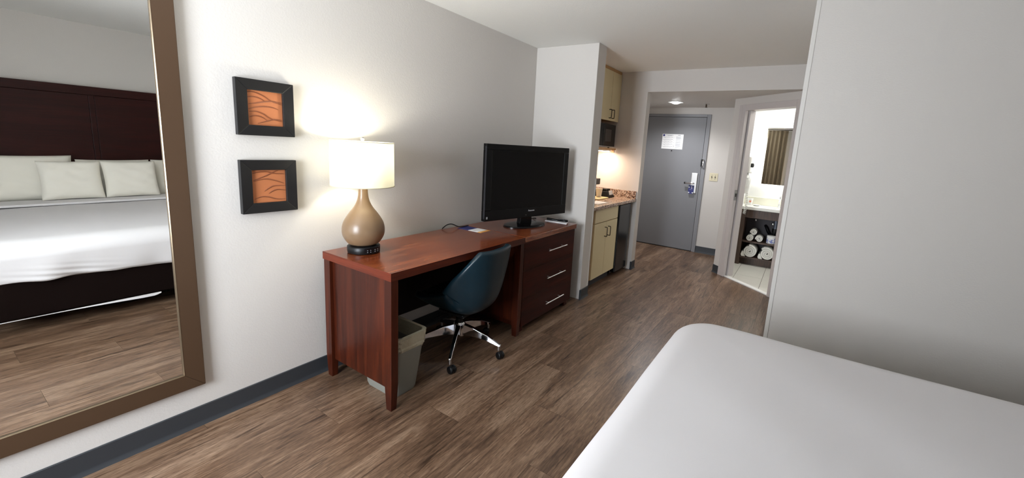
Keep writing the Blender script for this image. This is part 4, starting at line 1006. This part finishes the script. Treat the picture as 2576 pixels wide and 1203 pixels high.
for k, (ins, z) in enumerate(prof):
    l = []
    inner_ring = ring_pts(ins + .04, .20)
    for (x, y), (xi, yi) in zip(ring_pts(ins, .20), inner_ring):
        nl = math.hypot(x - xi, y - yi) or 1.0
        zz = z; dx = dy = 0
        drop = max(0, .56 - z) / .19
        if drop > 0:
            wv = sn(x * 5 + 3, y * 5) * .012 * drop + .014 * drop * sn(y * 9 + 1, x * 9)
            if ins < .0301:
                wv *= 1 - math.exp(-(((y - BY1) / .45) ** 2 + ((x - DX0_) / .45) ** 2))
                if x < DX0_ + .06:   # tucked pleats low on the foot end
                    wv += .0055 * math.exp(-((y - .55) / .2) ** 2) * max(0, 1 - (z - .372) / .12) * sin(2 * pi * ((z - .372) - .16 * (.95 - y)) / .042)
                dx, dy = (x - xi) / nl * wv, (y - yi) / nl * wv
            if k == 0: zz += .022 * sn(y * 2.4 + .6, x * 2.4) + .008 * sn(y * 11, x * 11)
        else:
            # gentle creases on the top
            cz = math.exp(-(((x - 2.55) / .35) ** 2 + ((y - 1.75) / .35) ** 2))
            zz += .0035 * sn(x * 4, y * 4) + 0 * cz
        l.append(bm.verts.new((x + dx, y + dy, zz)))
    loops.append(l)
for a, b in zip(loops, loops[1:]):
    n = len(a)
    for i in range(n): bm.faces.new((a[i], a[(i + 1) % n], b[(i + 1) % n], b[i]))
bm.faces.new(loops[-1])
dv = obj('duvet', bm, M_LINEN, smooth=True, ang=80)
md = dv.modifiers.new('th', 'SOLIDIFY'); md.thickness = .012; md.offset = -1
tag(dv, 'smooth white duvet spread over the king bed', 'duvet')
fo = tag(obj('folded_sheet', bx(3.46, 3.76, BY0 + .03, BY1 - .03, BT + .004, BT + .026), M_LINEN, bevel=.010, bseg=3), 'white top sheet folded back below the pillows', 'sheet')
# headboard
hb = thing('headboard', 'dark stained wood headboard with recessed panels on wall', 'headboard', (XH - .03, 1.24, .30))
HY0, HY1, HZ0, HZ1 = .05, 2.43, .30, 1.812
obj('core', bx(XH - .045, XH - .001, HY0, HY1, HZ0, HZ1 - .001), M_HEADB, hb)
obj('top_rail', bx(XH - .07, XH - .0455, HY0, HY1, HZ1 - .085, HZ1), M_HEADB, hb, bevel=.003)
for a, b in ((HY0, HY0 + .045), (1.140, 1.182), (HY1 - .045, HY1)): obj('stile', bx(XH - .068, XH - .0455, a, b, HZ0, HZ1 - .0855), M_HEADB, hb, bevel=.003)
for a, b in ((HY0 + .047, 1.138), (1.184, HY1 - .047)): obj('panel', bx(XH - .0665, XH - .0455, a, b, HZ0, HZ1 - .088), M_HEADB, hb, bevel=.002)
# pillows
def pillow_mesh(w, h, t, seed):
    bm = BM(); n = 22; rnd = random.Random(seed); ph = rnd.uniform(0, 6)
    for side in (1, -1):
        g = []
        for i in range(n + 1):
            row = []
            for j in range(n + 1):
                u, v = -1 + 2 * i / n, -1 + 2 * j / n
                thk = ((1 - u ** 4) * (1 - v ** 4)) ** .55
                pin = 1 - .035 * (1 - abs(u) ** 2) * abs(v) ** 6; pin2 = 1 - .045 * (1 - abs(v) ** 2) * abs(u) ** 6
                wr = .008 * sn(u * 4 + ph, v * 5) * thk
                row.append(bm.verts.new((u * w / 2 * pin2, side * (t / 2 * thk + .004) + wr, h / 2 + v * h / 2 * pin)))
            g.append(row)
        for i in range(n):
            for j in range(n):
                f = (g[i][j], g[i + 1][j], g[i + 1][j + 1], g[i][j + 1]); bm.faces.new(f if side < 0 else f[::-1])
        if side == 1: top = g
        else:
            edge = lambda G: [G[i][0] for i in range(n)] + [G[n][j] for j in range(n)] + [G[i][n] for i in range(n, 0, -1)] + [G[0][j] for j in range(n, 0, -1)]
            ea, eb = edge(top), edge(g); m = len(ea)
            for i in range(m): bm.faces.new((ea[i], eb[i], eb[(i + 1) % m], ea[(i + 1) % m]))
    return bm
def pillow(x, y, z, w, h, t, lean, seed, label, rz=0.0):
    o = obj('pillow', pillow_mesh(w, h, t, seed), M_PILLOW, smooth=True, ang=85, local=True)
    o.matrix_basis = Matrix.Translation((x, y, z)) @ Matrix.Rotation(radians(-90) + rz, 4, 'Z') @ Matrix.Rotation(radians(-lean), 4, 'X')
    tag(o, label, 'pillow', 'pillows against the headboard')
pillow(3.84, .64, BT, .64, .45, .15, 14, 1, 'wide white pillow against the headboard nearest the window')
pillow(3.84, 1.26, BT, .56, .41, .15, 14, 2, 'white pillow against the headboard centre behind two front pillows')
pillow(3.84, 1.865, BT, .62, .41, .15, 14, 3, 'wide white pillow against the headboard on the alcove wall side')
pillow(3.66, .91, BT + .028, .42, .38, .12, 16, 4, 'square white front pillow overlapping the window side pillow')
pillow(3.66, 1.335, BT + .028, .42, .38, .12, 16, 5, 'square white front pillow overlapping the alcove side pillow')
